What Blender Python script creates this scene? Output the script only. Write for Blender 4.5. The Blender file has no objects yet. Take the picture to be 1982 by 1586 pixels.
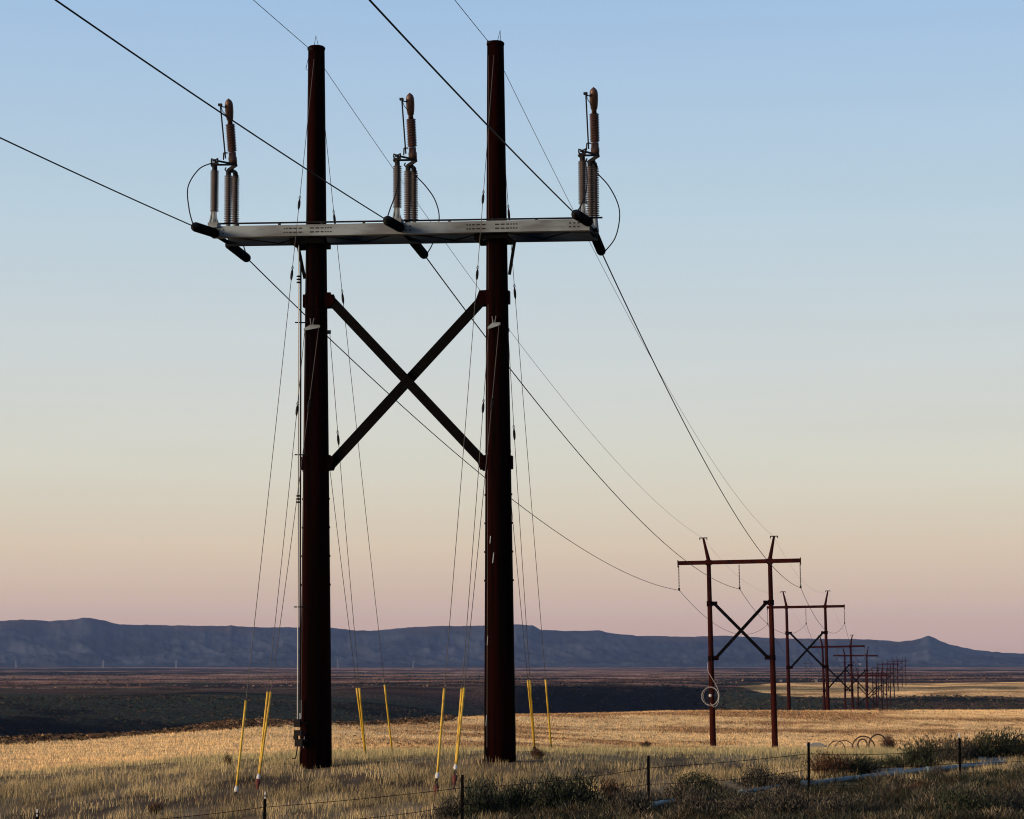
import bpy, math, random
import numpy as np
from mathutils import Vector, Matrix
R = math.radians
random.seed(7)
rng = np.random.default_rng(11)
sc = bpy.context.scene

# ------------------------------------------------------------------ camera
F, CX, CY, HZ = 4240.0, 991.0, 793.0, 1288.0      # focal length, centre and horizon row in photo pixels
PITCH = math.atan((HZ - CY) / F)
cam_d = bpy.data.cameras.new("camera")
cam = bpy.data.objects.new("camera", cam_d)
sc.collection.objects.link(cam)
cam.location = (0, 0, 0)
cam.rotation_euler = (math.pi / 2 + PITCH, 0, 0)
cam_d.sensor_width = 36.0
cam_d.lens = 36.0 * F / 1982.0
cam_d.clip_start = 0.2
cam_d.clip_end = 40000
sc.camera = cam

# ------------------------------------------------------------------ dusk sky and the last glow of the sun
SUN_AZ, SUN_EL = R(248), R(9.0)                    # compass style: 0 = +Y, 90 = +X ; low in the west, to the left
TO_SUN = Vector((math.sin(SUN_AZ) * math.cos(SUN_EL), math.cos(SUN_AZ) * math.cos(SUN_EL), math.sin(SUN_EL)))
def lin(c):
    return tuple(((v / 255) / 12.92 if v <= 10 else (((v / 255) + .055) / 1.055) ** 2.4) for v in c)
world = bpy.data.worlds.new("World"); sc.world = world; world.use_nodes = True
nt = world.node_tree; nt.nodes.clear()
def N(t, **k):
    n = nt.nodes.new(t)
    for a, b in k.items(): setattr(n, a, b)
    return n
w_out = N("ShaderNodeOutputWorld")
tc = N("ShaderNodeTexCoord"); sep = N("ShaderNodeSeparateXYZ")
nt.links.new(tc.outputs["Generated"], sep.inputs[0])
ramp = N("ShaderNodeValToRGB"); ramp.color_ramp.interpolation = 'LINEAR'
SKY = [(-.02, (178, 146, 140)), (.002, (193, 158, 143)), (.018, (207, 172, 151)), (.034, (216, 187, 164)), (.0532, (223, 202, 175)),
       (.0885, (220, 216, 199)), (.135, (211, 216, 214)), (.205, (190, 211, 224)), (.294, (165, 196, 229)), (.5, (120, 160, 208)), (1.0, (82, 120, 180))]
def to_ramp(z): return max(0, min(1, z ** .5 if z > 0 else 0))
els = ramp.color_ramp.elements
SKYP = [(to_ramp(z), c) for z, c in SKY[1:]]
els[0].position = SKYP[0][0]; els[1].position = SKYP[-1][0]
for p, c in SKYP[1:-1]: els.new(p)
for e, (p, c) in zip(els, SKYP): e.position = p; e.color = (*lin(c), 1)
mx = N("ShaderNodeMath", operation='MAXIMUM'); mx.inputs[1].default_value = 0
pw = N("ShaderNodeMath", operation='POWER'); pw.inputs[1].default_value = .5
nt.links.new(sep.outputs["Z"], mx.inputs[0]); nt.links.new(mx.outputs[0], pw.inputs[0]); nt.links.new(pw.outputs[0], ramp.inputs[0])
# warm glow over the western horizon, around the sun's azimuth
dot = N("ShaderNodeVectorMath", operation='DOT_PRODUCT'); dot.inputs[1].default_value = (math.sin(SUN_AZ), math.cos(SUN_AZ), 0)
nt.links.new(tc.outputs["Generated"], dot.inputs[0])
mg = N("ShaderNodeMath", operation='MAXIMUM'); mg.inputs[1].default_value = 0
pg = N("ShaderNodeMath", operation='POWER'); pg.inputs[1].default_value = 4
nt.links.new(dot.outputs["Value"], mg.inputs[0]); nt.links.new(mg.outputs[0], pg.inputs[0])
glow = N("ShaderNodeMix", data_type='RGBA', blend_type='ADD')
glow.inputs[7].default_value = (.55, .30, .12, 1)
nt.links.new(pg.outputs[0], glow.inputs[0]); nt.links.new(ramp.outputs[0], glow.inputs[6])
smp = N("ShaderNodeMapping"); smp.inputs["Scale"].default_value = (2.2, 2.2, 34); nt.links.new(tc.outputs["Generated"], smp.inputs[0])
snz = N("ShaderNodeTexNoise"); snz.inputs["Scale"].default_value = 1.6; snz.inputs["Detail"].default_value = 4; nt.links.new(smp.outputs[0], snz.inputs["Vector"])
smr = N("ShaderNodeMapRange"); smr.inputs[1].default_value = .3; smr.inputs[2].default_value = .7; smr.inputs[3].default_value = .986; smr.inputs[4].default_value = 1.014; nt.links.new(snz.outputs[0], smr.inputs[0])
smx = N("ShaderNodeVectorMath", operation='SCALE'); nt.links.new(glow.outputs[2], smx.inputs[0]); nt.links.new(smr.outputs[0], smx.inputs["Scale"])
bg1 = N("ShaderNodeBackground"); bg1.inputs[1].default_value = 0.62
nt.links.new(smx.outputs[0], bg1.inputs[0])
sky = N("ShaderNodeTexSky", sky_type='NISHITA'); sky.sun_disc = False
sky.sun_elevation = SUN_EL; sky.sun_rotation = SUN_AZ
bg2 = N("ShaderNodeBackground"); bg2.inputs[1].default_value = 0.0053
nt.links.new(sky.outputs[0], bg2.inputs[0])
add = N("ShaderNodeAddShader")
nt.links.new(bg1.outputs[0], add.inputs[0]); nt.links.new(bg2.outputs[0], add.inputs[1]); nt.links.new(add.outputs[0], w_out.inputs[0])

sun_d = bpy.data.lights.new("sun", 'SUN'); sun_d.energy = 5.0; sun_d.angle = R(24); sun_d.color = (1, .76, .52)
sun = bpy.data.objects.new("sun", sun_d); sc.collection.objects.link(sun)
sun.rotation_euler = (-TO_SUN).to_track_quat('-Z', 'Y').to_euler()
sun.location = (-30, -10, 40)
sc.view_settings.view_transform = 'Standard'; sc.view_settings.look = 'None'
sc.view_settings.exposure = 0.6; sc.view_settings.gamma = 1; sc.view_settings.use_curve_mapping = False
sc.cycles.use_denoising = True
sc.cycles.max_bounces = 6; sc.cycles.volume_bounces = 0
sc.cycles.filter_width = 1.1

# ------------------------------------------------------------------ pixel <-> world
cp, sp = math.cos(PITCH), math.sin(PITCH)
def ray(px, py):
    a, b = (px - CX) / F, -(py - CY) / F
    return Vector((a, cp - b * sp, sp + b * cp))
def at(px, py, Y):
    d = ray(px, py); return d * (Y / d.y)
def proj(p):
    x, y, z = p
    dep = y * cp + z * sp; up = -y * sp + z * cp
    return CX + F * x / dep, CY - F * up / dep

# ------------------------------------------------------------------ materials
def mat(name, col, rough=.8, metal=0.0, noise=None, bump=0.0, vcol=False, spec=.3):
    """noise = (scale xyz or float, second colour, low, high)"""
    m = bpy.data.materials.new(name); m.use_nodes = True
    t = m.node_tree; b = t.nodes["Principled BSDF"]
    b.inputs["Roughness"].default_value = rough; b.inputs["Metallic"].default_value = metal
    b.inputs["Specular IOR Level"].default_value = spec
    src = None
    if vcol:
        a = t.nodes.new("ShaderNodeVertexColor"); a.layer_name = "Col"; src = a.outputs[0]
    else:
        b.inputs["Base Color"].default_value = (*col, 1)
    if noise or bump:
        co = t.nodes.new("ShaderNodeTexCoord"); mp = t.nodes.new("ShaderNodeMapping")
        s = noise[0] if noise else 5
        mp.inputs["Scale"].default_value = s if isinstance(s, tuple) else (s, s, s)
        t.links.new(co.outputs["Object"], mp.inputs[0])
        nz = t.nodes.new("ShaderNodeTexNoise"); nz.inputs["Scale"].default_value = 1; nz.inputs["Detail"].default_value = 5
        t.links.new(mp.outputs[0], nz.inputs["Vector"])
        if noise:
            mr = t.nodes.new("ShaderNodeMapRange"); mr.inputs[1].default_value = noise[2]; mr.inputs[2].default_value = noise[3]
            t.links.new(nz.outputs[0], mr.inputs[0])
            mxn = t.nodes.new("ShaderNodeMix"); mxn.data_type = 'RGBA'
            t.links.new(mr.outputs[0], mxn.inputs[0])
            mxn.inputs[7].default_value = (*noise[1], 1)
            if vcol:
                mxn.blend_type = 'MULTIPLY'; t.links.new(src, mxn.inputs[6])
            else: mxn.inputs[6].default_value = (*col, 1)
            src = mxn.outputs[2]
        if bump:
            bp = t.nodes.new("ShaderNodeBump"); bp.inputs["Strength"].default_value = bump; bp.inputs["Distance"].default_value = .02
            t.links.new(nz.outputs[0], bp.inputs["Height"]); t.links.new(bp.outputs[0], b.inputs["Normal"])
    if src: t.links.new(src, b.inputs["Base Color"])
    return m
M = {}
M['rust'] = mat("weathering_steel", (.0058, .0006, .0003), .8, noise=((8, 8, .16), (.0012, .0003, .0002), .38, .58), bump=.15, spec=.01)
M['seam'] = mat("bare_weld_seam", (.022, .006, .004), .7, noise=((6, 6, 1.2), (.004, .001, .0008), .45, .6))
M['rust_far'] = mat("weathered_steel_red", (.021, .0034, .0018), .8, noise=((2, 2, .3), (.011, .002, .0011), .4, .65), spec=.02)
M['black_steel'] = mat("dark_brace_steel", (.0012, .0009, .0008), .8, noise=(2.0, (.0007, .0006, .0006), .4, .6), spec=.03)
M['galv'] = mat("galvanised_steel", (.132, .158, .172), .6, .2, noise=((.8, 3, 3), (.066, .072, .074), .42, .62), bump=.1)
M['galv_rear'] = mat("galvanised_steel_shaded", (.014, .020, .028), .8, noise=((.8, 3, 3), (.008, .011, .015), .42, .62), spec=.1)  # same steel as the front beam, darkened to paint in the rear beam's shade
M['hole'] = mat("punched_hole_dark", (.006, .006, .006), .9)
M['alu'] = mat("pale_aluminium", (.19, .19, .185), .5, .3)
M['polymer'] = mat("grey_polymer_sheds", (.052, .042, .043), .6, noise=(9, (.036, .030, .032), .4, .6))
M['porcelain'] = mat("brown_porcelain", (.05, .018, .011), .55, noise=(6, (.032, .012, .008), .4, .6))
M['bronze'] = mat("bronze_cover", (.06, .028, .018), .5, .3, noise=(5, (.035, .018, .013), .4, .62))
M['fitting'] = mat("dark_fittings", (.0055, .0045, .0045), .7, spec=.1)
M['rubber'] = mat("black_strain_insulator", (.0025, .0025, .003), .8, spec=.03)
M['wire'] = mat("dark_conductor", (.007, .006, .007), .7, spec=.1)
M['wire_thin'] = mat("thin_strand_steel", (.05, .045, .04), .6)
M['guy'] = mat("guy_strand", (.045, .038, .032), .6)
M['yellow'] = mat("yellow_plastic_guard", (.40, .245, .018), .55, noise=((9, 9, 3), (.20, .11, .012), .48, .66))
M['anchor'] = mat("red_oxide_anchor", (.07, .010, .007), .8, noise=(8, (.035, .008, .006), .4, .6))
M['post'] = mat("dark_fence_post", (.0025, .0025, .003), .85, noise=(6, (.004, .003, .0025), .4, .6), spec=.02)
M['pale_grey'] = mat("pale_grey_metal", (.13, .13, .13), .7)
M['white'] = mat("white_paint", (.36, .36, .35), .6)
M['barb'] = mat("rusty_fence_wire", (.010, .007, .006), .85, spec=.03)
M['pipe'] = mat("dull_irrigation_pipe", (.088, .122, .138), .5, .1, noise=((2, 9, 9), (.05, .07, .08), .4, .62))
M['hoop'] = mat("dark_wheel_steel", (.030, .016, .012), .8)
M['cable_white'] = mat("pale_coiled_cable", (.34, .31, .28), .6)
M['ground'] = mat("bare_soil_and_cover", (.1, .1, .1), .95, noise=((.9, .25, .9), (.55, .52, .50), .38, .62), vcol=True, spec=0)
M['hills'] = mat("scrub_hillside", (.1, .1, .1), .95, noise=((.004, .006, .012), (.62, .6, .58), .4, .62), vcol=True, spec=.0)
M['grass'] = mat("dry_grass_blades", (.1, .1, .1), .9, vcol=True, spec=0)
M['stem'] = mat("sage_stem", (.045, .034, .027), .9, spec=.05)

# ------------------------------------------------------------------ mesh helpers
COL = sc.collection
class MB:
    def __init__(s): s.v = []; s.f = []
    def poly(s, pts, faces):
        o = len(s.v); s.v += [tuple(p) for p in pts]; s.f += [tuple(i + o for i in f) for f in faces]
    def box(s, c, h, X=(1, 0, 0), Y=(0, 1, 0), Z=(0, 0, 1)):
        c = Vector(c); X, Y, Z = Vector(X).normalized() * h[0], Vector(Y).normalized() * h[1], Vector(Z).normalized() * h[2]
        p = [c + X * i + Y * j + Z * k for k in (-1, 1) for j in (-1, 1) for i in (-1, 1)]
        s.poly(p, [(0, 2, 3, 1), (4, 5, 7, 6), (0, 1, 5, 4), (2, 6, 7, 3), (0, 4, 6, 2), (1, 3, 7, 5)])
    def bar(s, a, b, w, t, side=(0, 1, 0)):
        """rectangular bar from a to b; t along 'side', w across"""
        a, b = Vector(a), Vector(b); d = (b - a); S = Vector(side); S = (S - d * (S.dot(d) / d.dot(d))).normalized(); W = d.cross(S).normalized()
        s.box((a + b) / 2, (d.length / 2, t / 2, w / 2), d, S, W)
    def tube(s, pts, r, n=8, caps=True):
        pts = [Vector(p) for p in pts]; k = len(pts); rs = r if isinstance(r, (list, tuple)) else [r] * k
        o = len(s.v); prev = None
        for i, p in enumerate(pts):
            d = (pts[min(i + 1, k - 1)] - pts[max(i - 1, 0)]).normalized()
            if prev is None:
                up = Vector((0, 0, 1)) if abs(d.z) < .9 else Vector((0, 1, 0)); a = d.cross(up).normalized()
            else: a = (prev - d * prev.dot(d)).normalized()
            prev = a; b = d.cross(a)
            for j in range(n):
                t = 2 * math.pi * (j + .5) / n
                s.v.append(tuple(p + (a * math.cos(t) + b * math.sin(t)) * rs[i]))
        for i in range(k - 1):
            for j in range(n):
                s.f.append((o + i * n + j, o + i * n + (j + 1) % n, o + (i + 1) * n + (j + 1) % n, o + (i + 1) * n + j))
        if caps:
            s.f.append(tuple(o + j for j in range(n))[::-1]); s.f.append(tuple(o + (k - 1) * n + j for j in range(n)))
    def lathe(s, a, b, prof, n=14):
        """prof: (fraction along a->b, radius)"""
        a, b = Vector(a), Vector(b)
        d = (b - a).normalized(); up = Vector((0, 0, 1)) if abs(d.z) < .9 else Vector((0, 1, 0)); A = d.cross(up).normalized(); B = d.cross(A)
        o = len(s.v)
        for t, r in prof:
            c = a + (b - a) * t
            for j in range(n):
                q = 2 * math.pi * j / n; s.v.append(tuple(c + (A * math.cos(q) + B * math.sin(q)) * max(r, 1e-4)))
        k = len(prof)
        for i in range(k - 1):
            for j in range(n): s.f.append((o + i * n + j, o + i * n + (j + 1) % n, o + (i + 1) * n + (j + 1) % n, o + (i + 1) * n + j))
        s.f.append(tuple(o + j for j in range(n))[::-1]); s.f.append(tuple(o + (k - 1) * n + j for j in range(n)))
    def sheds(s, a, b, r_core, r_shed, count, n=14, alt=1.0):
        prof = [(0, r_core)]
        for i in range(count):
            t0 = (i + .12) / count; rr = r_shed if i % 2 == 0 else r_shed * alt
            prof += [(t0, r_core), (t0 + .34 / count, rr), (t0 + .46 / count, rr), (t0 + .52 / count, r_core)]
        prof.append((1, r_core)); s.lathe(a, b, prof, n)
    def build(s, name, m, parent=None, smooth=False, off=None, extra=()):
        me = bpy.data.meshes.new(name)
        v = s.v if off is None else [(p[0] - off[0], p[1] - off[1], p[2] - off[2]) for p in s.v]
        me.from_pydata(v, [], s.f); me.materials.append(m if not isinstance(m, str) else M[m])
        if smooth:
            for p in me.polygons: p.use_smooth = True
        for k, (f0_, m2) in enumerate(extra):
            me.materials.append(M[m2])
            for p in me.polygons[f0_:]: p.material_index = k + 1
        me.update()
        o = bpy.data.objects.new(name, me); COL.objects.link(o)
        if parent: o.parent = parent
        elif off is not None: o.location = off
        return o
def thing(name, label, cat, loc=(0, 0, 0), rot=(0, 0, 0), group=None):
    o = bpy.data.objects.new(name, None); COL.objects.link(o); o.empty_display_size = .3
    o.location = loc; o.rotation_euler = rot
    return tag(o, label, cat, group)
def tag(o, label, cat, group=None, kind=None):
    if label: o["label"] = label
    if cat: o["category"] = cat
    if group: o["group"] = group
    if kind: o["kind"] = kind
    return o
def kids(o): return [c for c in bpy.data.objects if c.parent == o]
def copy_tree(o, parent=None):
    c = o.copy(); COL.objects.link(c); c.parent = parent
    for ch in kids(o): copy_tree(ch, c)
    return c
def big_mesh(name, V, quads, tris, m, cols=None, smooth=False):
    me = bpy.data.meshes.new(name)
    nq, n3 = (0 if quads is None else len(quads)), (0 if tris is None else len(tris))
    me.vertices.add(len(V)); me.vertices.foreach_set("co", np.asarray(V, np.float32).ravel())
    idx = np.concatenate([a.ravel() for a in (quads, tris) if a is not None]).astype(np.int32)
    tot = np.concatenate([np.full(nq, 4, np.int32), np.full(n3, 3, np.int32)])
    st = np.concatenate([[0], np.cumsum(tot)[:-1]]).astype(np.int32)
    me.loops.add(len(idx)); me.loops.foreach_set("vertex_index", idx)
    me.polygons.add(len(tot)); me.polygons.foreach_set("loop_start", st); me.polygons.foreach_set("loop_total", tot)
    if smooth: me.polygons.foreach_set("use_smooth", np.ones(len(tot), bool))
    me.update(calc_edges=True)
    if cols is not None:
        a = me.color_attributes.new("Col", 'FLOAT_COLOR', 'POINT')
        c4 = np.ones((len(V), 4), np.float32); c4[:, :3] = cols
        a.data.foreach_set("color", c4.ravel())
    me.materials.append(m)
    o = bpy.data.objects.new(name, me); COL.objects.link(o); return o

# ------------------------------------------------------------------ terrain height
def vnoise(x, y, seed=0):
    xi = np.floor(x).astype(np.int64); yi = np.floor(y).astype(np.int64); fx = x - xi; fy = y - yi
    fx = fx * fx * (3 - 2 * fx); fy = fy * fy * (3 - 2 * fy)
    def h(a, b):
        n = (a * 374761393 + b * 668265263 + seed * 1442695041) & 0x7fffffff
        n = ((n ^ (n >> 13)) * 1274126177) & 0x7fffffff
        return ((n ^ (n >> 16)) & 0xffff) / 65535.0
    return (h(xi, yi) * (1 - fx) + h(xi + 1, yi) * fx) * (1 - fy) + (h(xi, yi + 1) * (1 - fx) + h(xi + 1, yi + 1) * fx) * fy
def fbm(x, y, o=4, seed=0):
    t = 0; a = .5; s = 0
    for i in range(o):
        t = t + a * vnoise(x * 2 ** i, y * 2 ** i, seed + i); s += a; a *= .5
    return t / s
# each column: bearing (as photo column) -> list of (depth, height)
TAB = {
 0:    [(1, -1.70), (20, -2.90), (30, -3.40), (37, -3.55), (44, -3.42), (50, -3.25), (57, -3.08), (62, -3.07), (68, -3.33), (75, -3.64), (100, -4.25), (125, -4.62), (146, -4.85), (152, -5.05), (170, -7.20), (200, -11.00), (240, -17.00), (300, -24.00), (560, -25.00), (640, -21.00), (740, -13.00), (800, -12.00), (1100, -11.50), (1700, -10.50), (3000, -9.50), (6000, -5.00)],
 450:  [(1, -1.70), (20, -2.80), (30, -3.30), (39, -3.42), (44, -3.30), (50, -3.04), (57, -2.63), (62, -2.65), (66, -2.75), (75, -3.20), (100, -4.05), (130, -4.55), (160, -4.50), (178, -4.22), (184, -4.40), (205, -8.00), (250, -15.00), (320, -23.00), (600, -24.00), (700, -20.00), (820, -12.50), (900, -11.50), (1200, -11.00), (1700, -10.50), (3000, -9.50), (6000, -5.00)],
 800:  [(1, -1.70), (20, -2.70), (30, -3.20), (41, -3.25), (45, -3.10), (50, -2.88), (57, -2.47), (62, -2.47), (66, -2.58), (75, -3.10), (100, -4.10), (150, -5.20), (180, -5.10), (205, -4.78), (211, -4.85), (235, -7.50), (280, -14.00), (350, -22.00), (650, -24.00), (800, -20.00), (940, -11.50), (1000, -10.50), (1250, -10.30), (1700, -10.20), (3000, -9.50), (6000, -5.00)],
 968:  [(1, -1.70), (20, -2.60), (30, -3.05), (41, -3.20), (45, -3.08), (50, -2.83), (56, -2.39), (61, -2.35), (65, -2.46), (75, -3.00), (100, -4.20), (150, -5.50), (180, -5.40), (215, -4.80), (224, -4.76), (250, -7.50), (300, -14.00), (380, -23.00), (760, -26.00), (900, -23.50), (1010, -11.30), (1060, -9.40), (1300, -9.60), (1700, -9.90), (3000, -9.50), (6000, -5.00)],
 1255: [(1, -1.70), (20, -2.50), (30, -2.80), (44, -2.93), (50, -2.66), (56, -2.63), (62, -2.49), (66, -2.55), (75, -2.95), (100, -4.20), (150, -6), (190, -5.90), (225, -4.85), (236, -4.72), (262, -6.80), (310, -11), (380, -18), (780, -26), (920, -24), (1020, -11.50), (1060, -9.30), (1300, -9.60), (1700, -9.90), (3000, -9.50), (6000, -5)],
 1400: [(1, -1.70), (20, -2.50), (30, -2.70), (45, -2.85), (50, -2.62), (56, -2.63), (62, -2.49), (66, -2.55), (75, -2.95), (100, -4.20), (150, -6.10), (190, -6), (226, -4.90), (240, -4.75), (264, -6.90), (310, -9.50), (380, -12), (560, -17), (700, -17), (900, -15), (1020, -12), (1060, -11), (1300, -10.20), (1700, -9.90), (3000, -9.50), (6000, -5)],
 1500: [(1, -1.70), (20, -2.50), (30, -2.65), (46, -2.80), (51, -2.60), (56, -2.63), (62, -2.49), (66, -2.55), (75, -2.95), (100, -4.30), (150, -6.20), (190, -6.10), (226, -4.95), (240, -4.77), (264, -7), (310, -9.30), (370, -11), (466, -12.60), (565, -16.60), (650, -17), (760, -17), (860, -15), (1000, -13.10), (1100, -12.20), (1260, -11), (1400, -10.20), (1700, -9.90), (3000, -9.50), (6000, -5)],
 1982: [(1, -1.70), (20, -2.50), (30, -2.55), (38, -2.62), (48.6, -2.60), (54, -2.58), (60, -2.49), (65, -2.55), (75, -2.95), (100, -4.40), (150, -6.30), (190, -6.20), (226, -5), (242, -4.72), (268, -7), (320, -10), (400, -12), (565, -16), (700, -16.50), (800, -15.50), (900, -14), (1000, -12.80), (1100, -11.80), (1260, -10.60), (1400, -10), (1700, -9.80), (3000, -9.50), (6000, -5)],
}
UF = np.arange(-2000, 4001, 20.0); LD = np.linspace(0, math.log(9000), 520)
cols_u = sorted(TAB)
base = np.array([np.interp(LD, [math.log(d) for d, _ in TAB[u]], [z for _, z in TAB[u]]) for u in cols_u])
T0 = np.empty((len(UF), len(LD)))
for j in range(len(LD)): T0[:, j] = np.interp(UF, cols_u, base[:, j])
def blur(A, k, axis):
    K = np.exp(-.5 * (np.arange(-3 * k, 3 * k + 1) / k) ** 2); K /= K.sum()
    P = np.pad(A, [(3 * k, 3 * k) if a == axis else (0, 0) for a in (0, 1)], mode='edge')
    return np.apply_along_axis(lambda v: np.convolve(v, K, 'valid'), axis, P)
T0 = blur(blur(T0, 3, 0), 1, 1)
def ud(x, y):
    r = np.hypot(x, y); az = np.clip(np.arctan2(x, y), -.62, .62)
    return CX + F * np.tan(az), r * np.cos(az)
def ground(x, y, rough=True):
    x = np.asarray(x, float); y = np.asarray(y, float)
    u, d = ud(x, y)
    a = np.clip((u - UF[0]) / 20, 0, len(UF) - 1.001); b = np.clip(np.log(np.maximum(d, 1)) / (LD[1] - LD[0]), 0, len(LD) - 1.001)
    i = a.astype(int); j = b.astype(int); fa = a - i; fb = b - j
    z = (T0[i, j] * (1 - fb) + T0[i, j + 1] * fb) * (1 - fa) + (T0[i + 1, j] * (1 - fb) + T0[i + 1, j + 1] * fb) * fa
    if rough:
        z = z + (fbm(x / 1.7, y / 1.7, 3, 1) - .5) * .12 * np.clip((400 - d) / 300, 0, 1)
        z = z + (fbm(x / 14, y / 14, 3, 5) - .5) * .22 * np.clip((d - 70) / 80, 0, 1) * np.clip((300 - d) / 40, 0, 1)
        z = z + (fbm(x / 60, y / 45, 4, 9) - .5) * 3.2 * np.clip((d - 290) / 200, 0, 1) * np.clip((6200 - d) / 3000, .25, 1)
    return z
def g1(x, y): return float(ground(np.array([x]), np.array([y]))[0])
def hit(px, py, d0=30, d1=400):
    """point of the ground seen at a photo pixel (used to survey where things stand)"""
    d = ray(px, py); ys = np.arange(d0, d1, .1); t = ys / d.y
    g = ground(d.x * t, ys); k = np.argmax(d.z * t <= g)
    if d.z * t[k] > g[k]: k = len(ys) - 1
    return Vector((d.x * t[k], ys[k], g[k]))
def smooth(a, lo, hi):
    t = np.clip((a - lo) / (hi - lo), 0, 1); return t * t * (3 - 2 * t)
crest_d = lambda u: np.interp(u, [0, 450, 800, 968, 1255, 1982], [150, 180, 208, 224, 237, 242])
mow_d = lambda u: np.interp(u, [-200, 0, 250, 450, 800, 1000, 1982], [63, 63, 65, 70, 71, 74, 78])

# ground sheet: polar grid, fine in front, reaching the foot of the hills and all round the camera
az = np.concatenate([np.linspace(-180, -60, 13)[:-1], np.linspace(-60, -18, 29)[:-1], np.linspace(-18, 18, 721), np.linspace(18, 60, 29)[1:], np.linspace(60, 180, 13)[1:]])
rad = np.concatenate([[.6], np.geomspace(4, 30, 24), np.geomspace(30, 300, 260)[1:], np.geomspace(300, 1500, 220)[1:], np.geomspace(1500, 6600, 90)[1:]])
A, RR = np.meshgrid(np.radians(az), rad)
GX, GY = RR * np.sin(A), RR * np.cos(A)
GX, GY = GX.ravel(), GY.ravel(); GZ = ground(GX, GY)
gu, gd = ud(GX, GY)
lg0 = np.log(np.maximum(gd, 1)); wob = (fbm(GX / 9, GY / 9, 3, 21) - .5)
def mixc(c, new, w): return c * (1 - w[:, None]) + np.array(new)[None] * w[:, None]
C = np.tile(np.array([.185, .135, .078]), (len(GX), 1))                                   # roadside soil with litter
C = mixc(C, (.085, .062, .042), smooth(fbm(GX / 4, GY / 4, 3, 31), .5, .65))
C = mixc(C, (.72, .47, .21), smooth(gd + wob * 6, mow_d(gu) - 3, mow_d(gu) + 4))         # stubble field
C = mixc(C, (.30, .16, .070), smooth(fbm(GX / 16, GY / 9, 4, 41), .44, .58) * smooth(gd, 90, 120) * smooth(gu, 500, 1000))
lipw = 19 * (1 - smooth(gu, 780, 960))
C = mixc(C, (.115, .064, .038), smooth(gd + wob * 16, crest_d(gu) - 1 - lipw, crest_d(gu) + 3 - lipw))   # scrub on the lip
C = mixc(C, (.040, .043, .027), smooth(gd + wob * 30, crest_d(gu) + 35, crest_d(gu) + 75)) # sagebrush slope
C = mixc(C, (.075, .045, .033), smooth(fbm(GX / 70, lg0 * 16, 4, 57), .50, .60) * smooth(gd, 860, 960) * .8)
C = mixc(C, (.010, .0105, .008), smooth(fbm(GX / 50, lg0 * 20, 4, 58), .52, .62) * smooth(gd, 400, 560) * .8)
# dark canyon cliffs, their shade painted in as near-black ground colour
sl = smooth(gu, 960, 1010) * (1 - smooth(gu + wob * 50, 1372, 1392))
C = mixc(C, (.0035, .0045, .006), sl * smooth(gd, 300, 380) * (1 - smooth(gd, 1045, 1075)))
C = mixc(C, (.004, .005, .0055), (1 - smooth(gu + 900 * (fbm(GX / 90, GY / 90, 3, 3) - .5), 300, 760)) * smooth(gd, 230, 280) * (1 - smooth(gd + wob * 60, 690, 730)))  # left canyon slope, its shade painted into the colour too
# far fields on the right
rf = smooth(gu + (fbm(GX / 40, GY / 60, 3, 8) - .5) * 90, 1440 + 110 * np.clip(np.abs(gd - 1130) / 200, 0, 1.2) ** 2, 1458 + 110 * np.clip(np.abs(gd - 1130) / 200, 0, 1.2) ** 2)
C = mixc(C, (.74, .43, .17), rf * smooth(gd + wob * 60, 930, 960) * (1 - smooth(gd, 1330, 1380)))
C = mixc(C, (.27, .20, .09), rf * smooth(gd + wob * 40, 1040, 1070) * (1 - smooth(gd, 1130, 1170)) * .8)
C = mixc(C, (.080, .048, .032), rf * smooth(gd, 300, 340) * (1 - smooth(gd + wob * 60, 930, 960)) * smooth(fbm(GX / 45, GY / 45, 3, 77), .4, .62))
# plain in bands
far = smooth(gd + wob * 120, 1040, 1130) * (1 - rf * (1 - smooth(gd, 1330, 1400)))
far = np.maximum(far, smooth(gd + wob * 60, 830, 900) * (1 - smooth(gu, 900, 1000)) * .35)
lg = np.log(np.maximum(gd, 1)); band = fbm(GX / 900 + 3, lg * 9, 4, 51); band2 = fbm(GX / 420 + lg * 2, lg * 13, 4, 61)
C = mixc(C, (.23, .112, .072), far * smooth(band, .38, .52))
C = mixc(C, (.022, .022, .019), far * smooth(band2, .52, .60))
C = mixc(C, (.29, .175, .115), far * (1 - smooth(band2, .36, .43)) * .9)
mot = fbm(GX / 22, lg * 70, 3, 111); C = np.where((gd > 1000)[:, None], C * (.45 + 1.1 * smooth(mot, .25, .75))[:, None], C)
for (fx_, fy_) in ((-5.11, 57.0), (-.31, 56.1)):
    C = mixc(C, (.15, .095, .06), 1 - smooth(np.hypot(GX - fx_, GY - fy_), .6, 1.0))
C *= (.86 + .28 * fbm(GX / 2.5, GY / 2.5, 3, 71))[:, None]
na, nr = len(az), len(rad)
I = np.arange(na * nr).reshape(nr, na)
Q = np.stack([I[:-1, :-1], I[:-1, 1:], I[1:, 1:], I[1:, :-1]], -1).reshape(-1, 4)[:, ::-1]
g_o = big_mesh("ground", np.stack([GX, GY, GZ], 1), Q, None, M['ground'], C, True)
tag(g_o, None, None, kind="structure")

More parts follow.
